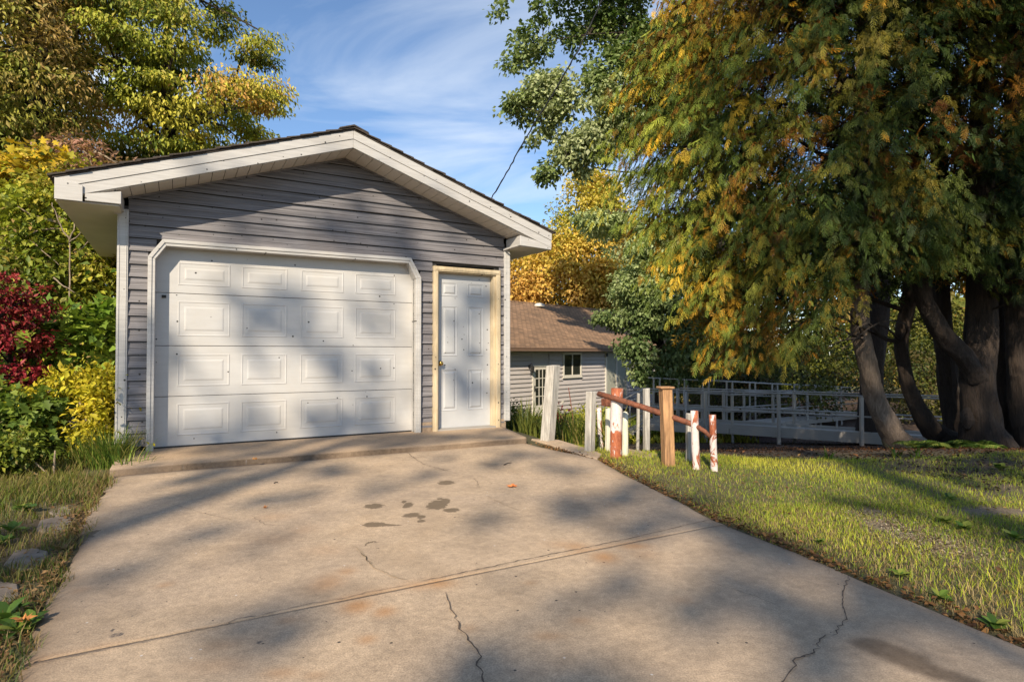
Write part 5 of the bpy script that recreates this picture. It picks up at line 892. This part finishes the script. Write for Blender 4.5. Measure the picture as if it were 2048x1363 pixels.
for i, (nm, lbl, (tp_, tr_), extra) in enumerate(cedars):
    b = Vector(tp_[0]); root = thing(nm, lbl, 'cedar', (b.x, b.y, b.z), 0, 'cedars on the right'); loc = Vector(b)
    tp2, tr2 = smooth_path([Vector(tp_[0])-Vector((0,0,0.5))] + [Vector(p) for p in tp_], [tr_[0]*1.25]+tr_); m = MB(); m.tube([p-loc for p in tp2], tr2, 26, jitter=0.07, ridge=0.045); m.build('trunk', M['lit_bark'] if i == 0 else M['shaded_bark'], root, smooth=True)
    for ep, er in extra:
        e2 = [Vector(p)-loc for p in ep]; e2 = ([e2[0]-Vector((0,0,0.5))] + e2) if i != 2 else e2; er2 = ([er[0]*1.25]+er) if i != 2 else er; e2, er2 = smooth_path(e2, er2); m = MB(); m.tube(e2, er2, 24, jitter=0.07, ridge=0.045); m.build('trunk' if i != 2 else 'limb', M['shaded_bark'], root, smooth=True)
    mine = pl[own == i]; A = [Vector(p) for p in tp_[5:]]; mb = MB(); r = random.Random(60+i); nb = 0
    for j in r.sample(range(len(mine)), min(len(mine), 46)):
        q = Vector(mine[j]); z = q.z - 0.2; t = min(A, key=lambda p: abs(p.z - z)); pts = curve((t.x, t.y, min(max(z, 1.2), 8)), q, 6, 0.10, 0.05, r); rad = [0.045*(1-0.75*k/6) for k in range(7)]
        if nb < 12: mm = MB(); mm.tube([p-loc for p in pts], rad, 6); mm.build('limb', M['shaded_bark'], root, smooth=True); nb += 1
        else: mb.tube([p-loc for p in pts], [x*0.5 for x in rad], 5, cap=False)
    if mb.V: stuff(mb.build('twigs', M['shaded_bark'], root))
    up = UPC[np.argmin(np.abs(UPC[:, 0][:, None]-tx[None]), 1) == i]; rear = pr_[np.argmin(np.abs(pr_[:, 0][:, None]-tx[None]), 1) == i]; crown('crown', [cedar_geo(mine, (tx[i], ty[i]), 520+i*7), cedar_geo(rear, (tx[i], ty[i]), 570+i*7, 14, SV2, SF2, 1.5), cedar_geo(up, (tx[i], ty[i]), 590+i*7, 9, SV2, SF2, 3.1)], M['cedar'], root)
if True:
    loc = None
    x, y, z = (7.944, 10.5, -0.181)
    b = [o for o in C.objects if o.get('label', '').startswith('thickest dark cedar')][0]; m = MB(); c = Vector((x, y, z))-Vector(b.location)
    m.tube([c+Vector((0.10,0.12,-0.16)), c+Vector((0.02,0.03,-0.10)), c, c+Vector((0.02,0.03,0.10)), c+Vector((0.10,0.12,0.16))], [0.05,0.085,0.095,0.08,0.05], 14, jitter=0.16, ridge=0.08); m.build('burl', M['shaded_bark'], b, smooth=True)

# ------------------------------------------------------------------ trees behind the camera: they cast the dappled shade
S3 = np.array(SUN[:])
def along(p, y): p = np.asarray(p, float); return p + S3[None]*((y - p[:, 1])/S3[1])[:, None]
def fill_xy(poly, n, z, seed):
    r = np.random.default_rng(seed); P = np.asarray(poly, float); lo, hi = P.min(0), P.max(0); q = lo+(hi-lo)*r.random((n*6, 2)); ins, d = in_poly(q[:, 0], q[:, 1], poly); q = q[ins][:n]; return np.concatenate([q, np.full((len(q), 1), z)], 1)
SH = []
def shade(pts, frac, seed, rad=0.16):
    """leaf positions (on the shaded surface) for a patch that lets 1-frac of the sun through"""
    SH.append((np.asarray(pts), rad))

SHADE_GROUND = [([(0.052, 1.766), (0.096, 2.27), (0.313, 2.595), (0.465, 3.103), (0.289, 3.639), (0.485, 4.644), (0.824, 4.822), (1.044, 4.114), (1.284, 3.639), (1.508, 2.958), (1.64, 2.493), (1.881, 2.119), (1.565, 1.766)], 1.45), ([(-3.42, 5.222), (-2.522, 5.116), (-1.575, 4.479), (-1.652, 3.804), (-2.329, 4.048)], 0.8), ([(-2.067, 2.764), (-1.931, 3.222), (-1.623, 3.537), (-1.192, 3.395), (-1.219, 2.924), (-1.338, 2.595), (-1.524, 2.354), (-1.713, 2.27)], 0.8), ([(-1.126, 2.119), (-0.975, 2.543), (-0.717, 2.677), (-0.747, 2.354), (-0.872, 2.018), (-1.065, 1.918)], 0.5), ([(-4.026, 6.263), (-2.219, 6.956), (-0.151, 7.587), (0.09, 6.769), (-1.605, 5.966), (-2.674, 5.333), (-3.355, 5.222)], 1.0), ([(-1.7, 5.333), (-0.586, 5.695), (-0.261, 4.916), (-0.981, 4.479), (-1.402, 4.644)], 0.55), ([(-0.331, 4.252), (0.241, 4.401), (0.267, 3.747), (-0.042, 3.639), (-0.301, 3.862)], 0.5), ([(-0.313, 2.311), (-0.053, 2.649), (0.073, 2.445), (0.025, 1.918), (-0.196, 1.918)], 0.2), ([(-0.325, 6.111), (0.811, 6.263), (0.779, 5.333), (-0.017, 5.116)], 0.9), ([(0.861, 4.401), (1.504, 4.822), (1.657, 4.479), (1.442, 4.182), (1.05, 4.141)], 0.7), ([(2.539, 6.423), (3.528, 5.774), (3.58, 5.222), (3.794, 4.252), (5.74, 6.423)], 1.6), ([(2.288, 4.479), (2.883, 4.479), (2.906, 3.747), (2.945, 3.306), (2.515, 2.826), (2.502, 3.263), (2.356, 3.862)], 1.1), ([(1.394, 3.142), (1.685, 3.103), (1.728, 2.764), (1.752, 2.421), (1.567, 2.445), (1.44, 2.826)], 0.8), ([(-3.44, 3.537), (-2.807, 3.747), (-2.462, 3.441), (-2.068, 2.595), (-1.986, 2.05)], 1.2)]
SHADE_DOOR = [((0.70,1.05,1.2,1.75),0.9), ((0.78,0.95,0.1,1.2),0.7), ((1.35,1.95,1.05,1.5),0.6), ((1.5,2.3,0.75,1.1),0.8), ((2.0,2.6,1.2,1.7),0.6), ((1.15,1.4,0.2,1.9),0.5), ((1.75,2.35,2.1,2.65),1.3), ((2.5,3.3,2.1,2.45),0.9), ((0.6,1.5,2.15,2.5),0.7), ((3.3,3.8,1.1,1.9),0.9), ((3.2,3.8,0.3,0.9),0.9), ((0.1,2.6,0.0,0.35),0.6), ((-0.35,0.05,0.0,1.3),1.4), ((0.3,0.6,0.55,0.75),0.7), ((-0.3,0.2,2.5,2.9),0.0)]
SHADE_TREE = [([(3.11, 9.07), (9.87, 9.07), (9.67, -0.79), (5.73, -0.56), (4.95, 0.23), (3.61, 0.47), (3.3, 1.81), (2.99, 3.25), (2.84, 5.01)], 2.1), ([(2.12, 5.41), (3.09, 5.82), (3.3, 1.81), (2.51, 2.61)], 0.3), ([(6.08, 2.13), (8.93, 2.13), (8.88, -0.79), (6.05, -0.4)], 1.6)]
leafA = 0.30*0.30*0.45
for i, (poly, dens) in enumerate(SHADE_GROUND):
    P = np.asarray(poly); A = 0.5*abs(np.sum(P[:, 0]*np.roll(P[:, 1], -1)-P[:, 1]*np.roll(P[:, 0], -1))); n = int(A*0.62*dens/leafA)
    SH.append(fill_xy(poly, max(n, 4), 0.0, 900+i))
rr = np.random.default_rng(77)
for (s0, s1, a0, a1), dens in SHADE_DOOR:
    n = int((s1-s0)*(a1-a0)*1.5*dens/leafA)
    if n < 1: continue
    s = s0+(s1-s0)*rr.random(n); z = a0+(a1-a0)*rr.random(n); x, y = to_world(s, 0*s-0.05); SH.append(np.stack([x, y, z], 1))
for i, (poly, dens) in enumerate(SHADE_TREE):
    P = np.asarray(poly); A = 0.5*abs(np.sum(P[:, 0]*np.roll(P[:, 1], -1)-P[:, 1]*np.roll(P[:, 0], -1))); n = int(A*0.83*dens/leafA*0.6)
    q = fill_xy(poly, n, 0.0, 950+i); SH.append(np.stack([q[:, 0], np.full(len(q), 9.5), q[:, 1]], 1))
shp = np.concatenate(SH); shp = shp + rr.normal(size=shp.shape)*0.05
keep = snoise(shp, 3.0, 79) > -0.75; shp = shp[keep]
lf = along(shp, -14.0 + 0*shp[:, 1]); yy = -14 + 4*snoise(lf, 0.5, 80) + rr.uniform(-1.5, 1.5, len(lf)); lf = shp + S3[None]*((yy-shp[:, 1])/S3[1])[:, None]
cx_ = np.array([lf[:, 0].min(), lf[:, 0].max()]); names = [('shade_tree', 'tall broadleaf tree behind the camera on the left, shading the driveway', -6.2), ('shade_tree', 'tall broadleaf tree behind the camera, shading the lawn edge', -2.2), ('shade_tree', 'tall broadleaf tree behind the camera on the right, shading the cedars', 3.2)]
ow = np.argmin(np.abs(lf[:, 0][:, None]-np.array([a[2] for a in names])[None]), 1)
for i, (nm, lbl, x0) in enumerate(names):
    mine = lf[ow == i]
    if len(mine) < 3: continue
    c = mine.mean(0); root = thing(nm, lbl, 'tree', (c[0], c[1]-0.5, gz(c[0], c[1])), 0, 'trees behind the camera')
    cl = mine[np.random.default_rng(i).permutation(len(mine))[:200]]; branches(root, curve((c[0], c[1]-0.5, -0.3), (c[0], c[1]-0.3, c[2]), 9, 0, 0.01, random.Random(i)), [0.30-0.02*k for k in range(10)], cl, 8, 30, 0.05, M['dbark'], 990+i, twr=0.01)
    r = np.random.default_rng(991+i); n = len(mine); col = palette(mine, [DGR, GRN, YGR], 5, 0.5)
    crown('crown', [place(LV, LF, mine, r.normal(size=(n, 3)), r.normal(size=(n, 3))*0.4 + S3[None], 0.22+0.16*r.random(n), 0.9, col)], M['leaf'], root)

# ------------------------------------------------------------------ grass
BV = np.array([(0,0.5,0), (0,-0.5,0), (0.10,0.40,0.5), (0.10,-0.40,0.5), (0.42,0,1.0)]); BF = np.array([(0,1,3), (0,3,2), (2,3,4)])
def blades(name, xy, h, w, col, mat, parent=None, seed=0, lean=0.5):
    r = np.random.default_rng(seed); n = len(xy); a = r.random(n)*2*PI; c, s = np.cos(a), np.sin(a); ln = lean*(0.4+1.2*r.random(n)); z = ground_z(xy[:, 0], xy[:, 1])-0.004
    fx = BV[None, :, 0]*(h*ln)[:, None]*2.0; fy = BV[None, :, 1]*w[:, None]; fz = BV[None, :, 2]*h[:, None]*(1-0.12*ln[:, None]*BV[None, :, 2])
    V = np.stack([xy[:, 0, None]+fx*c[:, None]-fy*s[:, None], xy[:, 1, None]+fx*s[:, None]+fy*c[:, None], z[:, None]+fz], 2)
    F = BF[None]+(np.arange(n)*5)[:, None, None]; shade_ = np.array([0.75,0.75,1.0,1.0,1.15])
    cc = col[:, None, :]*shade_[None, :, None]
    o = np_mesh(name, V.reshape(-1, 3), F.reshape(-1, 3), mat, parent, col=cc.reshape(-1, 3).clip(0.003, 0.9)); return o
def on_lawn(xy, pad=0.015):
    s, t = to_local(xy[:, 0], xy[:, 1]); e = np.interp(t, RE_T, RE_S); return (s > e - 0.01 + pad + 0.03*snoise(xy, 9, 4)) & (t < 0.2)
r = np.random.default_rng(31)
def scatter(n, x0, x1, y0, y1, seed): q = np.random.default_rng(seed).random((n, 2)); return np.stack([x0+(x1-x0)*q[:, 0], y0+(y1-y0)*q[:, 1]], 1)
xy = np.concatenate([scatter(210000, 0.7, 6.2, 1.2, 7.0, 32), scatter(65000, 0.9, 3.6, 1.5, 4.2, 33)])
k = on_lawn(xy) & (xy[:, 1] < np.interp(xy[:, 0], YC_X, YC_Y)+0.35) & (xy[:, 0] < 1.1*xy[:, 1]+0.6); xy = xy[k]
bare = np.zeros(len(xy))
for cx_, cy_, rx_, ry_, a_ in ((*(2.34, 3.862),0.2,0.2,0.9), (*(2.3, 3.577),0.17,0.2,1.1), (*(2.277, 3.35),0.16,0.16,1.1), (*(2.258, 3.149),0.17,0.14,0.9), (*(3.19, 3.984),0.5,0.14,0.8), (2.75,4.75,0.34,0.2,0.15), (4.6,5.75,1.1,0.6,0.97), (4.3,4.7,0.9,0.3,0.8)): bare = np.maximum(bare, a_*np.exp(-((xy[:, 0]-cx_)/rx_)**2-((xy[:, 1]-cy_)/ry_)**2))
bare = bare*(0.85+0.9*snoise(xy, 7.0, 35)); pn = snoise(xy, 2.3, 34); k = (r.random(len(xy)) > bare*1.05) & (r.random(len(xy)) < np.maximum(0.62+0.45*pn, 0.42)); xy = xy[k]; pn = snoise(xy, 2.3, 34); pf = snoise(xy, 0.9, 36)
s_, t_ = to_local(xy[:, 0], xy[:, 1]); de = s_-np.interp(t_, RE_T, RE_S)
lush = (0.5+0.45*pf+0.35*((xy[:, 1]-4.6)/1.5).clip(-1, 1)+0.5*np.exp(-((xy[:, 0]-2.5)/0.4)**2-((xy[:, 1]-2.4)/0.5)**2)).clip(0, 1)
straw = (r.random(len(xy)) < (0.60-0.52*lush+0.45*np.exp(-de/0.45)).clip(0.06, 0.85))
g = palette(xy, [(0.11,0.17,0.016), (0.24,0.31,0.026), (0.40,0.43,0.038), (0.52,0.48,0.06)], 37, 2.0, 0.6); st_ = np.array([0.34,0.25,0.11])[None]*(0.5+0.7*r.random((len(xy), 1)))
colg = np.where(straw[:, None], st_, g)
near = np.exp(-((xy[:, 0]-2.3)/0.7)**2-((xy[:, 1]-2.3)/0.6)**2)
h = (0.014+0.022*r.random(len(xy))+0.036*lush*r.random(len(xy))**1.5)*(1+1.8*near*(r.random(len(xy)) < 0.4)); h *= (0.55+0.45*(de/0.15).clip(0, 1)); h[straw] *= 0.75
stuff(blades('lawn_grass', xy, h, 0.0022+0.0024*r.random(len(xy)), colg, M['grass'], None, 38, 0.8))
q = scatter(45000, 0.7, 6.2, 1.2, 6.9, 58); q = q[on_lawn(q) & (q[:, 0] < 1.1*q[:, 1]+0.6) & (q[:, 1] < np.interp(q[:, 0], YC_X, YC_Y)+0.3)]
stuff(blades('thatch', q, 0.006+0.012*np.random.default_rng(59).random(len(q)), 0.0025+0.002*np.random.default_rng(60).random(len(q)), palette(q, [(0.10,0.07,0.03), (0.24,0.17,0.08), (0.38,0.29,0.15)], 61, 2.0, 1.2), M['grass'], None, 62, 5.0))
# left verge
xy = scatter(90000, -5.4, -1.2, 1.2, 6.2, 41); s_, t_ = to_local(xy[:, 0], xy[:, 1]); eL = -0.29 - s_ + 0.05*snoise(xy, 7, 42)
k = (eL > -0.03) & ((t_ < -0.98) | (s_ < -0.55)) & (xy[:, 0] > -1.0*xy[:, 1]-0.4)
STN = [(-2.819, 3.714), (-2.489, 3.103), (-2.242, 2.649), (-3.036, 4.061)]
for x, y in STN: k &= np.hypot((xy[:, 0]-x)/0.17, (xy[:, 1]-y)/0.13) > 0.9+0.25*snoise(xy, 12, 43)
xy = xy[k]; eL = eL[k]; n = len(xy); pn = snoise(xy, 2.6, 44); k = r.random(n) < (0.62+0.4*pn); xy = xy[k]; eL = eL[k]; n = len(xy)
g = palette(xy, [(0.045,0.075,0.012), (0.085,0.125,0.018), (0.15,0.17,0.025), (0.22,0.19,0.05)], 45, 2.2, 0.6); straw = r.random(n) < 0.38*np.exp(-eL/0.35)+0.16
colg = np.where(straw[:, None], np.array([0.26,0.18,0.075])[None]*(0.5+0.7*r.random((n, 1))), g); h = 0.03+0.05*r.random(n)+0.06*r.random(n)*np.clip((xy[:, 1]-3.6)/1.2, 0, 1)
stuff(blades('verge_grass', xy, h, 0.003+0.003*r.random(n), colg, M['grass'], None, 46, 0.75))
# yard beyond, by the house
xy = scatter(14000, -1.0, 7.0, 17.0, 25.5, 47); n = len(xy); stuff(blades('yard_grass', xy, 0.10+0.14*r.random(n), 0.03+0.03*r.random(n), palette(xy, [(0.10,0.15,0.02), (0.22,0.25,0.03), (0.36,0.32,0.04)], 48, 0.6, 0.5), M['grass'], None, 49, 0.5))
# leaf litter under the cedars and along the slab edges
xy = np.concatenate([scatter(24000, 1.2, 13, 6.4, 17.5, 51), scatter(2600, 3.6, 8, 4.6, 7.0, 57)]); xy = xy[(xy[:, 1] > np.interp(xy[:, 0], YC_X, YC_Y)+0.35) | (xy[:, 0] > 3.6)]; n = len(xy)
def litter(name, xy, size, pal, seed):
    r = np.random.default_rng(seed); n = len(xy); s, t = to_local(xy[:, 0], xy[:, 1]); pos = np.stack([xy[:, 0], xy[:, 1], ground_z(xy[:, 0], xy[:, 1])+0.006+0.01*r.random(n)], 1)
    ax = r.normal(size=(n, 3))*np.array([1, 1, 0.3]); nm = r.normal(size=(n, 3))*0.35+np.array([0, 0, 1]); v, f, c = place(LV, LF, pos, ax, nm, size*(0.5+0.8*r.random(n)), 0.6, palette(pos, pal, seed, 1.0, 0.9)*(0.6+0.7*r.random((n, 1)))); return stuff(np_mesh(name, v, f, M['leaf'], None, col=c))
litter('leaf_litter', xy, 0.036, [(0.02,0.012,0.008), (0.04,0.021,0.011), (0.07,0.035,0.016), (0.15,0.065,0.025)], 52)
t = r.uniform(-6.5, -1.3, 1500); s = np.interp(t, RE_T, RE_S)+np.abs(r.normal(0, 0.07, 1500))-0.01; x, y = to_world(s, t); litter('edge_litter', np.stack([x, y], 1), 0.03, [(0.10,0.05,0.025), (0.22,0.11,0.045), (0.34,0.17,0.06)], 53)
t = r.uniform(-5.2, -1.0, 1300); s = -0.29-np.abs(r.normal(0, 0.09, 1300)); x, y = to_world(s, t); litter('verge_litter', np.stack([x, y], 1), 0.032, [(0.08,0.045,0.025), (0.18,0.10,0.045), (0.30,0.18,0.08)], 54)

q = np.concatenate([np.random.default_rng(70+i).normal(size=(420, 2))*np.array([0.13, 0.10])+np.array(c) for i, c in enumerate([(2.334, 3.827), (2.301, 3.557), (2.273, 3.323), (2.263, 3.157)])])
litter('soil_crumbs', q, 0.016, [(0.20,0.15,0.10), (0.34,0.27,0.18), (0.46,0.38,0.28), (0.12,0.08,0.05)], 71)
q = scatter(620, 0.8, 6.0, 1.4, 6.8, 72); q = q[on_lawn(q)]; litter('lawn_leaves', q + 0, 0.034, [(0.16,0.075,0.03), (0.34,0.17,0.05), (0.45,0.30,0.09), (0.12,0.06,0.03)], 73)
# ------------------------------------------------------------------ individual weeds and clumps
def tuft(name, label, cat, x, y, n, h0, h1, w, spread, pal, seed, lean=0.45, group=None, part='blades', zoff=0.0):
    r = np.random.default_rng(seed); z = gz(x, y)+zoff; root = thing(name, label, cat, (x, y, z), 0, group); q = r.normal(size=(n, 2))*spread; a = np.arctan2(q[:, 1], q[:, 0])+r.normal(0, 0.6, n); h = h0+(h1-h0)*r.random(n); ln = lean*(0.3+1.2*r.random(n)); c, s = np.cos(a), np.sin(a)
    K = 5; V = []; Fs = []; hgt = np.linspace(0, 1, K); V = np.zeros((n, 2*K, 3))
    for i, f in enumerate(hgt):
        ox = h*ln*f*f; oz = h*(f-0.28*ln*f*f*f); ww = w*(1-f**2.2)*0.5*(0.7+0.6*r.random(n)) + 0.0006
        for j, sg in enumerate((1, -1)): V[:, 2*i+j] = np.stack([q[:, 0]+ox*c-sg*ww*s, q[:, 1]+ox*s+sg*ww*c, oz], 1)
    F = []
    for i in range(K-1): F += [(2*i, 2*i+1, 2*i+3), (2*i, 2*i+3, 2*i+2)]
    F = np.array(F)[None]+(np.arange(n)*2*K)[:, None, None]; col = np.repeat(palette(q, pal, seed, 3, 0.9)*(0.7+0.6*r.random((n, 1))), 2*K, 0)
    o = np_mesh(part, V.reshape(-1, 3), F.reshape(-1, 3), M['grass'], root, col=col.clip(0.003, 0.9)); stuff(o); return root
GP = [(0.06,0.11,0.015), (0.12,0.19,0.025), (0.22,0.27,0.05), (0.34,0.30,0.09)]
for i, (lbl, x, y, n, hh) in enumerate([('long green grass clump at the foot of the left corner trim', *(-3.741, 5.619), 420, 0.46), ('grass clump overhanging the left end of the apron', *(-3.455, 5.379), 60, 0.30), ('tall dry-tipped grass behind the clump at the garage corner', *(-4.046, 5.774), 260, 0.36)]): tuft('grass_clump', lbl, 'grass', x, y, n, 0.12, hh, 0.008, 0.085, GP, 600+i, 0.6)
for i, (lbl, (x, y), n, h, sp, pal) in enumerate([
    ('dark strappy plant clump between the garage corner and leaning post', (0.235, 8.3), 150, 0.62, 0.16, [(0.03,0.05,0.012), (0.07,0.10,0.02), (0.14,0.15,0.03)]),
    ('strappy green clump right of the leaning post', (0.69, 8.2), 150, 0.66, 0.17, [(0.04,0.07,0.014), (0.10,0.14,0.022), (0.22,0.21,0.05)]),
    ('strappy clump left of the square post with straw blades', (0.886, 8.0), 130, 0.62, 0.15, [(0.06,0.09,0.016), (0.16,0.18,0.03), (0.34,0.27,0.10)]),
    ('yellow-green blades between square post and thick pipe', (1.148, 7.7), 140, 0.72, 0.12, [(0.10,0.13,0.02), (0.24,0.24,0.035), (0.38,0.32,0.09)]),
    ('blades in the shade at the right end of the weed row', (1.188, 7.2), 60, 0.55, 0.07, [(0.08,0.12,0.02), (0.2,0.22,0.03), (0.3,0.26,0.08)])]): tuft('strappy_plant', lbl, 'plant', x, y, n, 0.25, h, 0.016, sp, pal, 620+i, 0.6)
leafy('low_shrub', 'low yellow-green leafy shrub at the right garage corner', 'shrub', (0.047, 9.4), (0.047, 9.4, -0.153), 0.012, [volume([(-0.3, -0.06), (-0.03, 0.03), (0.28, -0.01), (0.48, -0.15), (0.44, -0.39), (-0.3, -0.43)], 9.4, 0.35, 60, 641, -0.6, 3)], [(0.05,0.08,0.015), (0.14,0.17,0.025), (0.34,0.33,0.05), (0.42,0.38,0.08)], 642, 40, 0.14, 0.06, 3, 16, 0.006, aspect=0.45, freq=3)
rs = thing('red_stemmed_weed', 'thin red-stemmed weed with crimson leaves right of the leaning post', 'weed', (0.76, 8.6) + (gz(*(0.76, 8.6)),))
m = MB()
for pts in [[(0.9, 8.6, -0.448), (0.886, 8.6, -0.056), (0.837, 8.6, 0.3), (0.809, 8.6, 0.479)], [(0.672, 8.6, -0.27), (0.658, 8.6, 0.015), (0.629, 8.6, 0.215)], [(0.701, 8.6, -0.056), (0.744, 8.6, 0.086)]]: m.tube([Vector(p)-Vector(rs.location) for p in pts], 0.006, 5)
m.build('stem', m_simple('red_stem', (0.16,0.05,0.03), 0.7), rs); cl = np.array([(0.672, 8.6, 0.101), (0.637, 8.6, 0.172), (0.715, 8.6, 0.044), (0.658, 8.6, -0.021), (0.586, 8.6, 0.029)]); crown('leaves', [crown_geo(cl, 14, 0.12, 0.07, [(0.12,0.02,0.02), (0.28,0.05,0.04)], 644)], M['leaf'], rs)
# yellow-lit shrub by the house corner
leafy('yard_shrub', 'yellow-green sunlit weeds on the slope in front of the house wall', 'shrub', (1.365, 13.0), (1.361, 13.0, -0.694), 0.012, [volume([(0.77, -0.59), (1.15, -0.42), (1.9, -0.28), (2.28, -0.32), (2.28, -0.91), (0.77, -1.02)], 13, 0.7, 90, 651, -0.6, 2)], [(0.16,0.18,0.02), (0.34,0.33,0.03), (0.5,0.45,0.05)], 652, 40, 0.22, 0.08, 3, 16, 0.008, aspect=0.5, freq=1.5)
# ferns and saplings by the cedar trunks
def fern(label, x, y, n, L, seed, pal):
    r = np.random.default_rng(seed); root = thing('fern', label, 'fern', (x, y, gz(x, y)), 0, 'ferns by the cedar trunks'); V = []; F = []; Cc = []; o = 0
    for i in range(n):
        a = r.random()*2*PI; l = L*(0.6+0.6*r.random()); K = 16; f = (np.arange(K)+0.5)/K; px = l*f*math.cos(a); py = l*f*math.sin(a); pz = l*(0.9*f-0.75*f*f)
        pos = np.stack([px, py, pz], 1).repeat(2, 0); sg = np.tile([1, -1], K); d = np.stack([-math.sin(a)*sg+0.5*math.cos(a), math.cos(a)*sg+0.5*math.sin(a), -0.15+0*sg], 1); v, ff, c = place(LV, LF, pos, d, np.tile([0, 0, 1.0], (2*K, 1)), (0.34*l*np.sin(np.pi*(0.12+0.85*f))).repeat(2), 0.32, palette(pos, pal, seed+i, 1, 1))
        V.append(v); F.append(ff+o); Cc.append(c); o += len(v)
    stuff(np_mesh('fronds', np.concatenate(V), np.concatenate(F), M['leaf'], root, col=np.concatenate(Cc)))
for i, (lbl, (x, y)) in enumerate([('fern at the foot of the doubly curved trunk', (6.783, 9.6)), ('larger fern between the curved trunk and thickest trunk', (6.753, 9.2)), ('fern in front of the thickest cedar trunk', (7.019, 9.0)), ('small fern at the foot of the pale curved trunk', (6.704, 9.8))]): fern(lbl, x, y, 16, 0.42, 700+i*20, [(0.05,0.09,0.015), (0.10,0.17,0.03), (0.2,0.24,0.05)])
for i, (lbl, (x, y), hh) in enumerate([('corn-like strappy weed at the lawn edge below the ramp post', (4.212, 6.6), 0.22), ('strappy weed at the far lawn edge left of the ferns', (4.365, 6.5), 0.2), ('lone strappy weed at the far lawn edge further left', (3.417, 6.5), 0.16)]): tuft('strappy_weed', lbl, 'weed', x, y, 12, hh*0.6, hh, 0.012, 0.03, GP, 760+i, 0.8)
# broad-leaved weeds; every big leaf is a part of its plant
LEAFME = {}
def broad_weed(label, x, y, n, L, seed, pal, zoff=0.0, up=0.5):
    r = random.Random(seed); root = thing('broad_leaved_weed', label, 'weed', (x, y, gz(x, y)+zoff), r.random()*6, 'broad-leaved weeds on the verges')
    for i in range(n):
        ci = r.randrange(len(pal)); key = (ci, pal[ci])
        if key not in LEAFME:
            T = [(0,0,0),(0.12,0.14,0.02),(0.35,0.30,0.05),(0.62,0.31,0.04),(0.85,0.17,-0.03),(1,0,-0.10),(0.85,-0.17,-0.03),(0.62,-0.31,0.04),(0.35,-0.30,0.05),(0.12,-0.14,0.02),(0.35,0,-0.01),(0.65,0,-0.03)]
            Fq = [(0,10,2,1),(10,11,3,2),(11,5,4,3),(0,9,8,10),(10,8,7,11),(11,7,6,5)]; me = bpy.data.meshes.new('leaf'); me.from_pydata(T, [], Fq); me.materials.append(M['leaf'])
            a = me.attributes.new('col', 'FLOAT_COLOR', 'POINT'); a.data.foreach_set('color', np.tile(np.array([*pal[ci], 1], np.float32), len(T))); LEAFME[key] = me
        o = bpy.data.objects.new('leaf', LEAFME[key]); C.objects.link(o); o.parent = root; a = i*2.4+r.uniform(-.3,.3); s = L*r.uniform(0.55, 1.15); o.scale = (s, s*r.uniform(0.8,1.15), s); o.location = (0.05*L*math.cos(a), 0.05*L*math.sin(a), 0.01+up*L*0.6*i/n)
        o.rotation_euler = (r.uniform(-.3,.3), -r.uniform(0.1, 0.75), a)
WP = [(0.045,0.09,0.015), (0.075,0.14,0.022), (0.12,0.19,0.03), (0.20,0.23,0.04)]
for i, (lbl, p, n, L) in enumerate([('broad-leaved weed in the lower left corner over an orange leaf', (-1.853, 2.262), 11, 0.085), ('broad-leaved weed at the extreme lower left edge', (-1.975, 2.354), 9, 0.10), ('low weed with rounded leaves at the left edge near the flagstones', (-2.911, 3.518), 12, 0.085), ('weed cluster above the farthest flagstone', (-3.223, 3.984), 12, 0.09), ('weed beside the grey flagstone at the left edge', (-2.789, 3.306), 9, 0.08), ('weed spilling onto the concrete at lower left', (-1.85, 2.328), 8, 0.07), ('weed in the grass left of the nearest flagstone', (-2.007, 2.468), 8, 0.06), ('glossy weed at the left end of the apron', (-3.721, 5.882), 6, 0.10),
     ('weed with heart-shaped leaves by the bare sandy patch', (2.649, 3.692), 14, 0.055), ('weed on the shady right side of the sandy patch', (2.655, 3.537), 14, 0.055), ('dark weed at the right edge of the lawn', (2.791, 3.35), 14, 0.065), ('weed under the dark mound at the right edge', (3.089, 4.252), 9, 0.07), ('clover-like weed at the lower right by the slab', (1.844, 2.311), 14, 0.055), ('second clover-like weed along the slab, higher up', (1.817, 2.568), 12, 0.05), ('small weed at the slab edge near the long crack', (1.814, 2.826), 11, 0.05), ('small green weed at the slab edge by the rust stain', (1.686, 3.306), 9, 0.045), ('leafy weed at the far corner of the lawn on the right', (4.512, 5.569), 10, 0.09)]):
    x, y = p; broad_weed(lbl, x, y, n, L, 800+i, WP)
fl = (-1.843, 2.286); fallen('fallen_leaf', 'orange-brown dead leaf under the weeds in the lower left corner', fl[0], fl[1], 0.045, (0.42,0.17,0.04), 0.9).location.z = -0.03
